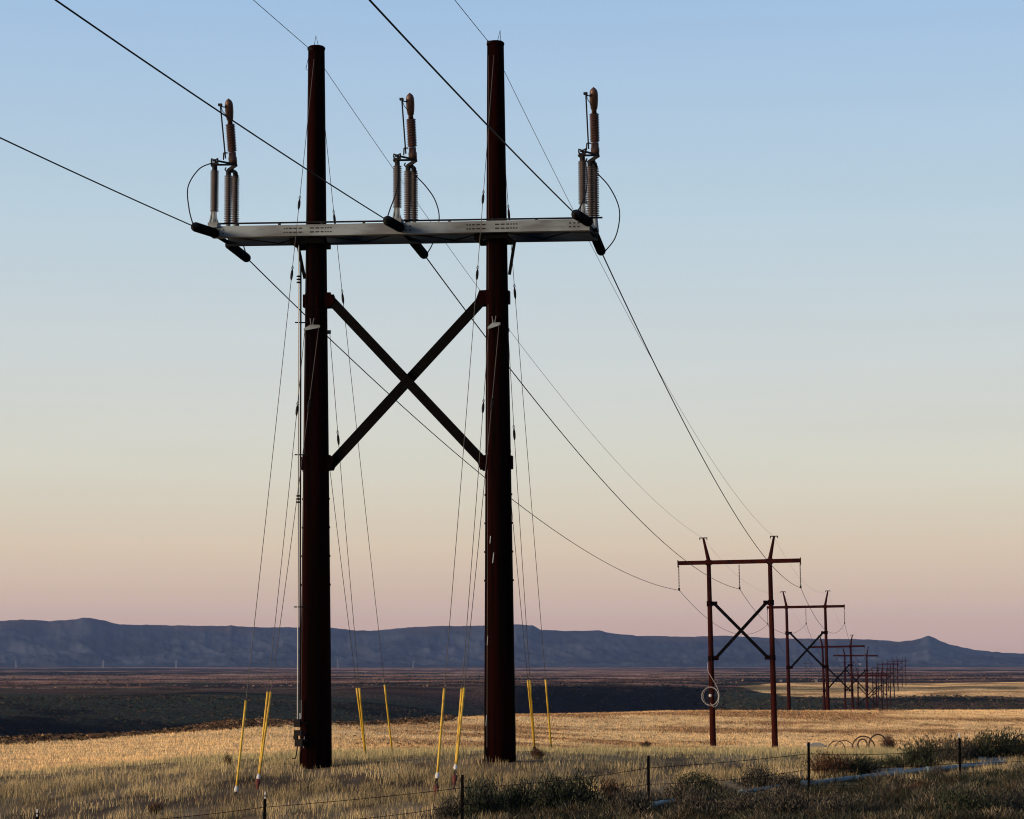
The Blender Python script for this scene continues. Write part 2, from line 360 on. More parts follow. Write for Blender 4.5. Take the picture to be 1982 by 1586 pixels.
# hills: a long rim with gullied slopes, six to nine kilometres off
RIDGE = [(-3000, 1215), (-1500, 1196), (-600, 1212), (-150, 1206), (0, 1203), (50, 1200), (100, 1203), (148, 1200), (162, 1197), (178, 1197), (205, 1202), (235, 1210), (280, 1210), (440, 1213), (450, 1211), (462, 1213), (500, 1215), (580, 1215), (640, 1216), (690, 1221), (730, 1221),
         (780, 1216), (830, 1213), (930, 1212), (1000, 1209), (1030, 1211), (1047, 1220), (1090, 1222), (1160, 1221), (1175, 1225), (1230, 1231), (1330, 1233), (1400, 1231), (1500, 1236), (1590, 1237), (1680, 1238), (1735, 1242), (1762, 1240),
         (1780, 1236), (1791, 1231), (1794, 1231), (1806, 1236.5), (1830, 1247), (1880, 1258), (1940, 1264), (1982, 1266), (2200, 1270), (2700, 1255), (3500, 1240), (5000, 1225)]
hu = np.concatenate([np.linspace(-3000, -100, 180)[:-1], np.linspace(-100, 2080, 900), np.linspace(2080, 5000, 180)[1:]])
hd = np.concatenate([np.linspace(5500, 7200, 80), np.linspace(7220, 9000, 20)])
HU, HD = np.meshgrid(hu, hd)
ry = np.interp(HU, [a for a, _ in RIDGE], [b for _, b in RIDGE])
zr = (HZ - ry - .4) / F * 7200; z0 = -6.5
t = np.clip((HD - 5600) / 1600, 0, 1)
foot = .25 * fbm(HU / 130, HD / 900, 3, 15)
tt = np.clip((t - foot * .5) / (1 - foot * .5), 0, 1)
shape = .34 * tt + .66 * tt ** 2.1
shape = np.where(t > .88, shape + (1 - shape) * smooth(t, .9, 1.0) * .6, shape); shape = np.where(t >= 1, 1, shape)
gul = np.abs(fbm(HU / 75 + HD / 500, HD / 600, 4, 81) - .5) * 2
HZv = z0 + (zr - z0) * shape - gul * (zr - z0) * .17 * np.sin(np.pi * np.clip(tt, 0, 1))
HZv = np.where(HD > 7200, z0 + (zr - z0) * (1 - .05 * (HD - 7200) / 1800), HZv) + np.where(HD > 7200, 0, 0)
HZv = HZv + (fbm(HU / 16, HD / 260 + HU / 60, 4, 131) - .5) * 10 * np.clip(t * 2, 0, 1) * np.clip((7150 - HD) / 200, 0, 1) + (fbm(HU / 11, HD / 300, 3, 141) - .5) * 3.2
HX = (HU - CX) / F * HD
hc = np.tile(np.array([.036, .041, .046]), (HX.size, 1))  # bluish grey that carries part of the distance haze in the colour
hc = mixc(hc, (.016, .020, .026), smooth(fbm(HU / 70, HD / 260, 4, 91), .45, .62).ravel())
hc = mixc(hc, (.045, .028, .020), (smooth(t, .86, .97) * smooth(fbm(HU / 120, HD / 300, 3, 95), .36, .55)).ravel())  # alpenglow on the rim, painted in as a warm brown tint
hc = mixc(hc, (.034, .028, .024), (smooth(fbm(HU / 260, HD / 120, 3, 99), .54, .66) * (1 - smooth(t, .1, .3))).ravel() * .7)
hc *= (.72 + .56 * fbm(HU / 9, HD / 60, 4, 121)).ravel()[:, None]
I = np.arange(HX.size).reshape(HX.shape)
Q = np.stack([I[:-1, :-1], I[:-1, 1:], I[1:, 1:], I[1:, :-1]], -1).reshape(-1, 4)
h_o = big_mesh("hills", np.stack([HX.ravel(), HD.ravel(), HZv.ravel()], 1), Q, None, M['hills'], hc, True)
tag(h_o, None, None, kind="structure")

# ------------------------------------------------------------------ line geometry
TH = math.atan((1771 - CX) / F)
DIR = Vector((math.sin(TH), math.cos(TH), 0)); ACR = Vector((math.cos(TH), -math.sin(TH), 0))
S = 4.78
MID = Vector((0, 56.55, 0)); MID.x = (787 - CX) / F * 56.55
MID.z = -2.55
LEAN = -.0068
MW = Matrix.Translation(MID) @ Matrix.Rotation(-TH, 4, 'Z') @ Matrix.Rotation(LEAN, 4, 'Y')
MI = MW.inverted()
def L(px, py, ly):
    """local point of the big structure on its plane y = ly seen at a photo pixel"""
    o = MI @ Vector((0, 0, 0)); d = MI.to_3x3() @ ray(px, py); t = (ly - o.y) / d.y; return o + d * t
def Lx(px, py, lx):
    o = MI @ Vector((0, 0, 0)); d = MI.to_3x3() @ ray(px, py); t = (lx - o.x) / d.x; return o + d * t
PXM = 56.55 / F                                       # metres per photo pixel at the structure

# ------------------------------------------------------------------ the big dead-end structure
big = thing("transmission_structure", "tall dark two-pole steel structure with grey crossarm and X brace, nearest", "pylon", MID, (0, LEAN, -TH))
poles = []
for (bx, by, tx, ty, rb, rt) in ((611, 1483, 612.5, 92, 31.5, 16), (968, 1475, 959, 83, 30.5, 16)):
    b, t_ = L(bx, by, 0), L(tx, ty, 0); d = (t_ - b)
    mb = MB(); n = 14; pts = []; rs = []
    b0 = b - d * .03
    for k in range(n + 1):
        f = k / n; pts.append(b0 + (t_ - b0) * f); rs.append((rb + (rt - rb) * max(0, (f - .03))) * PXM)
    mb.tube(pts, rs, 16)
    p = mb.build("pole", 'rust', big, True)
    poles.append((b, t_, rb * PXM, rt * PXM))
    c = MB(); c.lathe(t_ - d.normalized() * .08, t_ + d.normalized() * .012, [(0, rt * PXM * 1.0), (.2, rt * PXM * 1.1), (.7, rt * PXM * 1.1), (1, rt * PXM * .98)], 20)
    c.build("cap_plate", 'rust', p)
    # inverted V of stiff wire on the top, lightning point
    v = MB(); a = t_ + Vector((-.07 if bx < 700 else .04, 0, .05)); tip = a + Vector((.055 if bx < 700 else .09, 0, .28)); e2 = a + Vector((.12 if bx < 700 else .10, 0, 0))
    v.tube([a - Vector((0, 0, .06)), tip, e2], .008, 6); v.build("top_spike", 'wire', p)
    # little bolted lugs down the pole
    for k in range(5):
        f = .245 + .0392 * k; q = b + d * f; r = (rb + (rt - rb) * f) * PXM
        for sx in (-1, 1):
            lg = MB(); lg.box(q + Vector((sx * (r + .006), 0, 0)), (.018, .025, .025)); lg.build("step_lug", 'rust', p)
    sm = MB(); ang = R(-52 if bx < 700 else -44); prv = None
    for k in range(31):
        f = .02 + .96 * k / 30; r = (rb + (rt - rb) * f) * PXM + .003; q = b + d * f
        pr_ = [q + Vector((math.sin(ang + e) * r, -math.cos(ang + e) * r, 0)) for e in (-.035, .035)]
        if prv: sm.poly([prv[0], prv[1], pr_[1], pr_[0]], [(0, 1, 2, 3)])
        prv = pr_
    sm.build("weld_seam", 'seam', p)
    # slip joint seam and pale scrape marks of bare metal
    f = .42; q = b + d * f; r = (rb + (rt - rb) * f) * PXM
    jm = MB(); jm.lathe(q, q + d * .004, [(0, r + .002), (.3, r + .013), (1, r + .011)], 16); jm.build("joint_ring", 'rust', p)
def pole_at(i, z):
    b, t_, rb, rt = poles[i]; f = (z - b.z) / (t_.z - b.z); return b + (t_ - b) * f, rb + (rt - rb) * f

# twin crossarm
YF, YR = -.60, .60
beams = []
for (ly, xa, ya, xb, yb, h, mt) in ((YF, 410, 449.5, 1141, 435, 22.3, 'galv'), (YR, 441, 466.5, 1157, 456, 22.5, 'galv_rear')):
    a, b = L(xa, ya, ly), L(xb, yb, ly); hh = h * PXM * (1 if ly < 0 else 1.02)
    mb = MB(); s = -1 if ly < 0 else 1
    X = (b - a).normalized(); Zv = Vector((0, 1, 0)).cross(X); Zv = -Zv if Zv.z < 0 else Zv
    mid = (a + b) / 2; ln = (b - a).length / 2
    mb.box(mid, (ln, .012, hh / 2), X, (0, 1, 0), Zv)                                       # web
    for k in (-1, 1): mb.box(mid + Zv * k * (hh / 2 - .010) + Vector((0, -s * .080, 0)), (ln - .003, .066, .013), X, (0, 1, 0), Zv)   # flanges to the inside
    beams.append((a, b, hh, X, Zv)); ex = []
    if ly < 0:
        ex.append((len(mb.f), 'hole')); hm = mb
        for x0 in (553, 604, 908, 962):
            n_sl = 0
            for row in (-1, 1):
                xx = x0
                kinds = [3, 3, 6, 8, 8] if x0 in (553, 908) else [9, 8, 6, 3, 3, 3]
                for w in kinds:
                    f = ((xx + w / 2) - xa) / (xb - xa); c = a + (b - a) * f + Zv * row * .052 + Vector((0, -.0135, 0))
                    hm.box(c, (w * PXM / 2 * .9, .004, .016), X, (0, 1, 0), Zv); xx += w + 2.2
        ex.append((len(mb.f), 'fitting')); pl = mb
        for x0 in (425, 792, 1112):
            for dx in (-8, 0, 8):
                for row in (-1, 1):
                    f = ((x0 + dx) - xa) / (xb - xa); c = a + (b - a) * f + Zv * row * .05 + Vector((0, -.016, 0))
                    pl.lathe(c + Vector((0, .008, 0)), c - Vector((0, .012, 0)), [(0, .02), (1, .018)], 6)
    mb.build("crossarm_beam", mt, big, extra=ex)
# lattice between the two beams
mb = MB(); aF, bF, hF, XF, ZF = beams[0]; aR, bR, hR, XR, ZR = beams[1]
x0, x1 = aF.x + .3, bF.x - .2
zf = lambda x: (aF.z + (bF.z - aF.z) * (x - aF.x) / (bF.x - aF.x)) - hF / 2 + .04
nb = 8
for k in range(nb):
    xa, xb = x0 + (x1 - x0) * k / nb, x0 + (x1 - x0) * (k + 1) / nb
    ya, yb = (YF + .02, YR - .02) if k % 2 == 0 else (YR - .02, YF + .02)
    mb.bar((xa, ya, zf(xa)), (xb, yb, zf(xb)), .012, .07, (1, 0, 0)); 
for x in (x0 - .25, x1 + .15, (x0 + x1) / 2): mb.bar((x, YF + .02, zf(x) + .06), (x, YR - .02, zf(x) + .06), .10, .05, (1, 0, 0))
mb.build("lattice", 'black_steel', big)
# drive pipe along the top of the crossarm
mb = MB(); a, b = L(420, 433.5, -.35), L(1166, 421.5, -.35)
mb.tube([a, b], .024, 10)
for k in range(9):
    q = a + (b - a) * (k + .5) / 9; mb.box(q - Vector((0, 0, .045)), (.03, .03, .05))
mb.build("drive_pipe", 'fitting', big)
# saddles below the crossarm, knee braces, brace collars, X brace
for i, (xa, xb, yb) in enumerate(((580, 641, 486), (931, 995, 477))):
    p0, p1 = L(xa, yb, .5), L(xb, yb, .5); mb = MB()
    zt = zf((p0.x + p1.x) / 2) - .055; zb = p0.z
    for sy in (-1, 1): mb.box(((p0.x + p1.x) / 2, sy * .42, (zt + zb) / 2), ((p1.x - p0.x) / 2, .06, (zt - zb) / 2))
    for sx in (0, 1): mb.box(((p0.x, p1.x)[sx] + (.05, -.05)[sx], 0, (zt + zb) / 2), (.047, .357, (zt - zb) / 2 - .02))
    mb.build("saddle_bracket", 'black_steel', big)
    k = MB(); 
    if i == 0: k.bar(L(577, 476, -.3), L(590, 540, -.1), .07, .07)
    else: k.bar(L(996, 468, -.3), L(986, 532, -.1), .07, .07)
    k.build("knee_brace", 'black_steel', big)
for (xa, ya, xb, yb, ly) in ((640, 581, 938, 897, -.085), (938, 576, 640, 900, .085)):
    mb = MB(); mb.bar(L(xa, ya, ly), L(xb, yb, ly), .240, .15); mb.build("cross_brace", 'black_steel', big)
for i, (px, pl, pyc) in enumerate(((611, (643, 569, 596), 583), (963, (930, 563, 588), 577), (610, (643, 912, 884), 897), (965, (932, 910, 882), 896))):
    ip = i % 2; sgn = 1 if ip == 0 else -1
    c, r = pole_at(ip, L(px, pyc, 0).z); mb = MB()
    mb.lathe(c - Vector((0, 0, .19)), c + Vector((0, 0, .19)), [(0, r + .012), (1, r + .010)], 16)
    mb.box(c - Vector((sgn * (r + .015), 0, 0)), (.035, .10, .17))
    top = L(pl[0], pl[1], 0); bot = L(pl[0], pl[2], 0); xs = c.x + sgn * r * .8; xe = top.x
    z1, z2 = c.z + .19, c.z - .19; far_x = xe + sgn * .10
    up = i < 2
    prof = [(xs, z1), (xe, z1), (far_x, z1 - .26), (xe + sgn * .0, z2 - .0), (xs, z2)] if up else [(xs, z2), (xe, z2), (far_x, z2 + .26), (xe, z1), (xs, z1)]
    for sy in (-.175, .165):
        n = len(prof); pts = [(x, sy, z) for x, z in prof] + [(x, sy + .012, z) for x, z in prof]
        mb.poly(pts, [tuple(range(n)), tuple(range(2 * n - 1, n - 1, -1))] + [(k, k + n, (k + 1) % n + n, (k + 1) % n) for k in range(n)])
    mb.build("brace_collar", 'rust', big)
# grey yoke plates that carry the lower guys
yokes = {}
for i, (A_, B_) in enumerate((((590, 639), (617, 633)), ((946, 636), (966, 628)))):
    c, r = pole_at(i, L(A_[0], A_[1], -.3).z)
    a, b = L(*A_, -r - .06), L(*B_, -r - .06); yokes[(i, 'front')] = (a, b)
    m_ = (a + b) / 2 + Vector((0, 0, .10)); mb = MB()
    pr = [a + Vector((-.03, 0, -.02)), b + Vector((.03, 0, -.02)), b + Vector((.03, 0, .05)), m_ + Vector((.04, 0, 0)), m_ + Vector((-.04, 0, 0)), a + Vector((-.03, 0, .04))]
    mb.poly(pr + [p + Vector((0, .02, 0)) for p in pr], [(0, 1, 2, 3, 4, 5), (11, 10, 9, 8, 7, 6)] + [(k, k + 6, (k + 1) % 6 + 6, (k + 1) % 6) for k in range(6)])
    for s_ in (-.05, .05): mb.tube([m_ + Vector((s_ * .5, 0, 0)), m_ + Vector((s_, .03, .17))], .012, 6)
    mb.build("guy_yoke", 'galv', big)
    ab = (Vector((a.x + .06, r + .06, a.z)), Vector((b.x + .10, r + .06, b.z))); yokes[(i, 'back')] = ab
    mb = MB(); mb.box((ab[0] + ab[1]) / 2, ((ab[1] - ab[0]).length / 2 + .03, .012, .05)); mb.build("guy_yoke", 'galv', big)
# shield-wire lugs at the tops
SHF, SHB = [], []
for i, (fx, fy, bx, by) in enumerate(((598, 93, 631, 129), (946, 80, 975, 128))):
    c, r = pole_at(i, L(fx, fy, 0).z); f = Vector((c.x - r * .75, -r - .02, L(fx, fy, -r).z)); c2, r2 = pole_at(i, L(bx, by, 0).z)
    bk = Vector((c2.x + r2 * .55, r2 + .05, L(bx, by, r2).z)); SHF.append(f); SHB.append(bk)
    mb = MB(); mb.box(f + Vector((.06, .07, -.02)), (.09, .05, .035)); mb.build("shield_wire_lug", 'fitting', big)
    mb = MB(); mb.box(bk - Vector((.03, .06, .0)), (.05, .07, .05)); mb.build("shield_wire_lug", 'fitting', big)
# loop of ground wire beside the left top
mb = MB(); mb.tube([L(597, 112, -.1), L(592, 134, -.12), L(597, 137, -.1)], .008, 6); mb.build("ground_lead", 'wire', big)
# pale scraps of bare metal and a torn tag on the poles
for px, py, h in ((949, 1045, 14), (955, 1080, 20), (583 + 5, 1437, 22), (943, 1240, 18), (940, 1395, 20)):
    i = 0 if px < 800 else 1; c, r = pole_at(i, L(px, py, -.3).z); p = L(px, py, -r * .93)
    dx = max(-.98, min(.98, (p.x - c.x) / r)); nrm = Vector((dx, -math.sqrt(1 - dx * dx), 0)); q = Vector((c.x, c.y, p.z)) + nrm * (r * 1.0 + .006)
    tg = Vector((-nrm.y, nrm.x, 0)); mb = MB(); mb.box(q, (.012, .004, h * PXM / 2), tg, nrm, (tg.x * .12, tg.y * .12, 1)); mb.build("pale_scuff", 'galv', big)
# switch operating pipe down the left pole
mb = MB(); top = L(578.5, 474, -.34); bot = L(576, 1396, -.55)
mb.tube([top, top + (bot - top) * .5, bot], .017, 10)
op = mb.build("operating_pipe", 'alu', big)
for yy in (537, 543, 549, 967, 973, 979):
    mb = MB(); f = (yy - 474) / (1396 - 474); q = top + (bot - top) * f; mb.lathe(q - Vector((0, 0, .022)), q + Vector((0, 0, .022)), [(0, .03), (.35, .065), (.65, .065), (1, .03)], 12); mb.build("pipe_insulator", 'fitting', op)
mb = MB(); mb.tube([top + Vector((.05, .02, -.4)), bot + Vector((.055, .03, .2))], .022, 8)
for yy in (628, 887, 1180):
    f = (yy - 474) / (1396 - 474); q = top + (bot - top) * f; mb.bar(q + Vector((-.10, 0, 0)), q + Vector((.22, .12, 0)), .03, .03)
mb.build("pipe_guide", 'fitting', op)
mb = MB(); mb.box(bot + Vector((0, 0, -.05)), (.08, .07, .10)); mb.box(bot + Vector((.02, 0, -.30)), (.10, .07, .07)); mb.box(bot + Vector((-.04, -.02, -.42)), (.05, .06, .05)); mb.box(bot + Vector((.05, .0, -.55)), (.10, .10, .09))
for zz in (-.05, -.30, -.5): mb.bar(bot + Vector((0, 0, zz)), bot + Vector((.25, .2, zz)), .05, .05)
mb.build("gear_box", 'fitting', op)
mb = MB(); q = bot + Vector((.01, -.04, -.62)); mb.tube([q, q + Vector((-.02, 0, -.18)), q + Vector((-.05, 0, -.32)), q + Vector((-.14, 0, -.33))], .016, 8); mb.build("crank_handle", 'fitting', op)
mb = MB(); q = L(581.5, 1376, -.42); mb.box(q, (.03, .02, .27)); mb.build("nameplate_rail", 'galv', op)

# ------------------------------------------------------------------ disconnect switches on the crossarm (one per phase)
# insulator tops and feet measured on the middle one
PH = [-S, 0.0, S]
front_x = [L(414.5, 440, YF + .05).x, L(769, 428, YF + .05).x, L(1128.5, 420, YF + .05).x]
def beam_z(x): return aF.z + (bF.z - aF.z) * (x - aF.x) / (bF.x - aF.x) + hF / 2
x0m = front_x[1]; zb = beam_z(x0m)
sw_lab = ["disconnect switch on the left end of the crossarm, brown capped arm leaning over ribbed posts",
          "disconnect switch at the middle of the crossarm between the two tall poles",
          "disconnect switch on the right end of the crossarm, jumper bulging right"]
sw0 = thing("disconnect_switch", sw_lab[1], "switch", MW @ Vector((x0m, 0, zb)), (0, LEAN, -TH), "disconnect switches on the crossarm")
O = Vector((x0m, 0, zb)); P_ = lambda px, py, ly: L(px, py, ly) - O
ya, yb1, yb2 = YF + .06, .50, .92
# post insulators
fa, ta = P_(769, 423, ya), P_(769, 319, ya)
post_tops = []
for (px, y0, y1, ly) in ((769, 403, 321, ya), (790, 427, 331, yb1), (801, 427, 334, yb2)):
    a, b = P_(px, y0, ly), P_(px, y1, ly); b.x = a.x
    mb = MB(); mb.sheds(a, b, .058, .120, 22, 16, .95)
    p = mb.build("post_insulator", 'polymer', sw0, True)
    mb = MB(); mb.lathe(b, b + Vector((0, 0, .14)), [(0, .07), (.7, .07), (1, .055)], 12); mb.build("end_cap", 'fitting', p); post_tops.append(b + Vector((0, 0, .14)))
    if ly == ya:
        mb = MB(); mb.lathe(a, Vector((a.x, a.y, .10)), [(0, .062), (.5, .075), (1, .12)], 12); mb.box((a.x, a.y, .055), (.14, .12, .05))
        for sx in (-1, 1): mb.bar((a.x + sx * .10, a.y - .1, .06), (a.x + sx * .055, a.y - .04, a.z), .03, .03)
        mb.build("pedestal", 'galv', p)
    else:
        mb = MB(); mb.lathe(Vector((a.x, a.y, -.05)), a, [(0, .10), (.5, .08), (1, .062)], 12); mb.build("pedestal", 'galv', p)
mb = MB(); mb.box(((post_tops[0].x + post_tops[1].x) / 2, .25, .005), (.11, .95, .05)); mb.build("base_channel", 'galv', sw0)
# arm carrying the interrupter column
lo, hi = P_(799, 306, yb1 - .1), P_(793, 180, yb1 - .75)
pa, pb = P_(762, 310.5, ya), P_(806, 310, yb1 - .05)
mb = MB(); mb.bar(pa, pb, .05, .05, (0, 0, 1)); mb.bar(pa + Vector((0, 0, -.02)), post_tops[0], .06, .06); mb.bar(pb, post_tops[1], .08, .08); mb.bar(post_tops[1], post_tops[2], .07, .06, (0, 0, 1))
q = P_(775, 303, ya + .2); mb.bar(post_tops[0] + Vector((0, 0, .05)), q, .05, .04); mb.bar(q, pb, .04, .04)
mb.build("hinge_arm", 'fitting', sw0)
u_ = hi - lo
mb = MB(); mb.lathe(lo, lo + u_ * .16, [(0, .105), (.15, .115), (.5, .115), (.55, .10), (1, .10)], 14); mb.lathe(lo + Vector((-.06, 0, .03)), lo + Vector((.1, 0, .03)), [(0, .07), (1, .07)], 10)
mb.build("hinge_casting", 'bronze', sw0, True)
mb = MB(); mb.sheds(lo + u_ * .175, lo + u_ * .60, .106, .131, 17, 18); mb.build("interrupter", 'porcelain', sw0, True)
mb = MB(); mb.lathe(lo + u_ * .60, lo + u_ * 1.0, [(0, .07), (.14, .065), (.17, .085), (.3, .10), (.5, .112), (.7, .112), (.82, .105), (.9, .082), (.95, .05), (.98, .022), (1, .012)], 16)
mb.build("dome_cover", 'bronze', sw0, True)
ra, rb_ = P_(785.5, 298, yb1 - .3), P_(778, 196, yb1 - .85)
mb = MB(); mb.tube([ra, rb_], .020, 8); mb.box(rb_ + Vector((-.01, 0, .05)), (.05, .04, .03)); mb.bar(rb_, lo + u_ * .86, .025, .025)
mb.tube([rb_ + Vector((.02, 0, -.02)), rb_ + Vector((.05, .03, -.12)), lo + u_ * .68], .010, 6)
mb.bar(P_(782, 287, yb1 - .35), P_(790, 287, yb1 - .35), .03, .03); mb.bar(P_(782, 287, yb1 - .35), P_(781.5, 301, yb1 - .3), .03, .03)
mb.build("whip_rod", 'fitting', sw0)
# jaw terminal on the front post
jt = post_tops[0]; mb = MB()
for s_ in (-1, 1): mb.tube([jt + Vector((s_ * .06, 0, .02)), jt + Vector((s_ * .09, -.02, .10)), jt + Vector((s_ * .085, -.02, .17)), jt + Vector((s_ * .045, 0, .155))], .022, 8)
mb.box(jt + Vector((0, 0, .03)), (.09, .06, .03)); mb.lathe(jt + Vector((-.05, -.03, .12)), jt + Vector((.05, -.03, .12)), [(0, .035), (1, .035)], 10)
mb.build("jaw_terminal", 'fitting', sw0)
mb = MB(); jr = post_tops[1]
for s_ in (-1, 1): mb.tube([jr + Vector((s_ * .05, 0, -.04)), jr + Vector((s_ * .10, 0, .02)), jr + Vector((s_ * .09, .05, .08))], .02, 8)
mb.box(jr + Vector((.03, .1, .0)), (.09, .07, .04)); mb.bar(jr + Vector((.06, .1, 0)), post_tops[2] + Vector((.07, .02, -.12)), .05, .04)
mb.build("rear_terminal", 'fitting', sw0)
switches = [None, sw0, None]
for k in (0, 2):
    c = copy_tree(sw0); c.location = MW @ Vector((front_x[k], 0, beam_z(front_x[k]))); c["label"] = sw_lab[k]; switches[k] = c

# ------------------------------------------------------------------ strain insulators and jumpers
ins_front = [((417, 452), (375, 438.5)), ((775, 441), (748, 426)), ((1139, 430), (1113, 414))]
ins_rear = [((443, 473), (480, 502)), ((793, 459), (823, 496)), ((1147, 447), (1165, 490))]
side = ["left", "middle", "right"]
wire_f, wire_r = [], []
def strain(name, label, a, b, group, cap_end=True):
    w0 = MW @ a; o = thing(name, label, "insulator", w0, (0, 0, 0), group)
    A_, B_ = MW @ a - w0, MW @ b - w0; d = B_ - A_
    mb = MB(); mb.sheds(d * .02, d * .95, .085, .128, 26, 16, .93); mb.build("shed_body", 'rubber', o, True)
    mb = MB(); mb.lathe(A_ - d * .02, d * .11, [(0, .03), (.3, .05), (1, .05)], 10); mb.build("clevis", 'fitting', o)
    mb = MB(); mb.lathe(d * .945, d * 1.04, [(0, .10), (.35, .075), (.6, .04), (1, .026)], 12); mb.build("dead_end_clamp", 'fitting', o)
for k in range(3):
    lx = front_x[k] + .02
    a = L(*ins_front[k][0], YF - .02); b = Lx(*ins_front[k][1], a.x)
    strain("strain_insulator", f"black ribbed strain insulator at the {side[k]} front of the crossarm, pulling toward the viewer", a, b, "strain insulators on the front beam"); wire_f.append(b)
    a = L(*ins_rear[k][0], YR + .02); b = Lx(*ins_rear[k][1], a.x)
    strain("strain_insulator", f"black ribbed strain insulator hanging below the {side[k]} back of the crossarm", a, b, "strain insulators on the rear beam"); wire_r.append(b)
def bez(p, n=24):
    p = [Vector(q) for q in p]; out = []
    for i in range(n + 1):
        q = list(p); t = i / n
        while len(q) > 1: q = [q[j] * (1 - t) + q[j + 1] * t for j in range(len(q) - 1)]
        out.append(q[0])
    return out
def spline(p, n=8):
    p = [Vector(q) for q in p]; out = []
    for i in range(len(p) - 1):
        a, b, c, d = p[max(i - 1, 0)], p[i], p[i + 1], p[min(i + 2, len(p) - 1)]
        for k in range(n):
            t = k / n; out.append(.5 * ((2 * b) + (c - a) * t + (2 * a - 5 * b + 4 * c - d) * t * t + (3 * b - a - 3 * c + d) * t ** 3))
    out.append(p[-1]); return out
def cable(name, label, cat, pts, r, m, group=None, n=8):
    pts = [MW @ Vector(p) for p in pts]; off = pts[0]; mb = MB(); mb.tube(pts, r, n)
    return tag(mb.build(name, m, None, True, off), label, cat, group)
jump_f = [[(410, 316), (385, 328), (364, 362), (366, 405), (374, 436)], [(770, 315), (770, 350), (766, 375), (755, 405), (749, 424)], [(1131, 304), (1136, 335), (1135, 365), (1126, 395), (1116, 411)]]
jump_r = [[(452, 330), (457.5, 345), (457, 380), (459, 430), (478, 498)], [(802, 338), (825, 362), (843, 390), (850, 425), (838, 470), (826, 492)], [(1154, 334), (1178, 360), (1196, 395), (1199, 425), (1190, 462), (1168, 490)]]
for k in range(3):
    y0 = ya; y1 = wire_f[k].y; n = len(jump_f[k])
    cable("jumper_cable", f"thin black jumper loop from the {side[k]} switch down to its front insulator", "cable", spline([L(x, y, y0 + (y1 - y0) * i / (n - 1)) for i, (x, y) in enumerate(jump_f[k])]), .016, 'wire', "switch jumpers at the front")
    y0 = yb2; y1 = wire_r[k].y; n = len(jump_r[k])
    cable("jumper_cable", f"thin black jumper loop from the {side[k]} switch to the insulator behind the crossarm", "cable", spline([L(x, y, y0 + (y1 - y0) * i / (n - 1)) for i, (x, y) in enumerate(jump_r[k])]), .016, 'wire', "switch jumpers at the back")

# ------------------------------------------------------------------ far H-frame towers of the same line
ST, CT = 4.62, 4.57; HA = 14.05                                              # crossarm height
def make_tower():
    t = thing("h_frame_tower", "", "pylon", (0, 0, 0))
    for s in (-1, 1):
        x = s * ST / 2; mb = MB()
        mb.tube([(x, 0, -1.2), (x, 0, 0), (x * .997, 0, HA * .5), (x, 0, HA - .1)], [.245, .24, .205, .165], 10)
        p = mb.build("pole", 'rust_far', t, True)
        mb = MB(); mb.tube([(x, 0, HA - .1), (x, 0, HA + .15), (x + s * .36, 0, HA + 1.85)], [.165, .16, .085], 10); mb.build("bent_top", 'rust_far', p, True)
        mb = MB(); mb.box((x + s * .36, 0, HA + 1.88), (.30, .06, .035)); mb.box((x + s * .36 - .27, 0, HA + 1.80), (.03, .05, .08)); mb.box((x + s * .36 + .27, 0, HA + 1.80), (.03, .05, .08)); mb.build("top_bracket", 'fitting', p)
        for zc in (HA - 3.1, HA - 7.2):
            mb = MB(); mb.lathe((x, 0, zc - .2), (x, 0, zc + .2), [(0, .232), (1, .226)], 10); mb.box((x - s * .38, 0, zc), (.20, .07, .16)); mb.build("brace_collar", 'rust', p)
    mb = MB(); mb.box((0, -.24, HA), (CT + .04, .09, .155)); 
    for s in (-1, 1): mb.box((s * (CT + .05), -.24, HA - .05), (.03, .13, .27)); mb.box((s * ST / 2, -.1, HA), (.22, .14, .2))
    mb.build("crossarm", 'rust_far', t)
    for s in (-1, 1):
        mb = MB(); mb.bar((-s * (ST / 2 - .4), -.05 * s, HA - 3.15), (s * (ST / 2 - .4), -.05 * s, HA - 7.15), .24, .09); mb.build("cross_brace", 'black_steel', t)
    for k in (-1, 0, 1):
        mb = MB(); mb.sheds((k * CT, -.24, HA - .2), (k * CT, -.24, HA - 1.85), .022, .06, 15, 8); ins = mb.build("insulator_string", 'polymer', t)
        mb = MB(); mb.box((k * CT, -.24, HA - 1.98), (.06, .16, .10)); mb.bar((k * CT, -.24, HA - 1.85), (k * CT, -.24, HA - 2.0), .03, .03); mb.build("suspension_clamp", 'fitting', ins)
    return t
tower0 = make_tower()
svals = [111.0, 211, 314.0, 416.0, 515, 612, 708, 806, 905, 1010, 1110, 1215]
zcross_px = [1088, 1175, 1252, 1269.5, 1308, 1307, 1304, 1293.5, 1287, 1284, 1280.5, 1278]
shift = [0] * 8 + [.5, 1.2, 2.4, 3.8]
leans = [-.014, -.012, -.02, .004, .01, -.01, 0, .012, -.008, 0, .01, 0]
labels = ["red H-frame pylon with a white cable coil on its left pole",
          "weathered red H-frame pylon standing right behind the one with the cable coil",
          "third H-frame pylon of the receding row, crossarm crossing the dark hills",
          "fourth H-frame pylon of the receding row, crossarm just below the third one's"]
towers = []
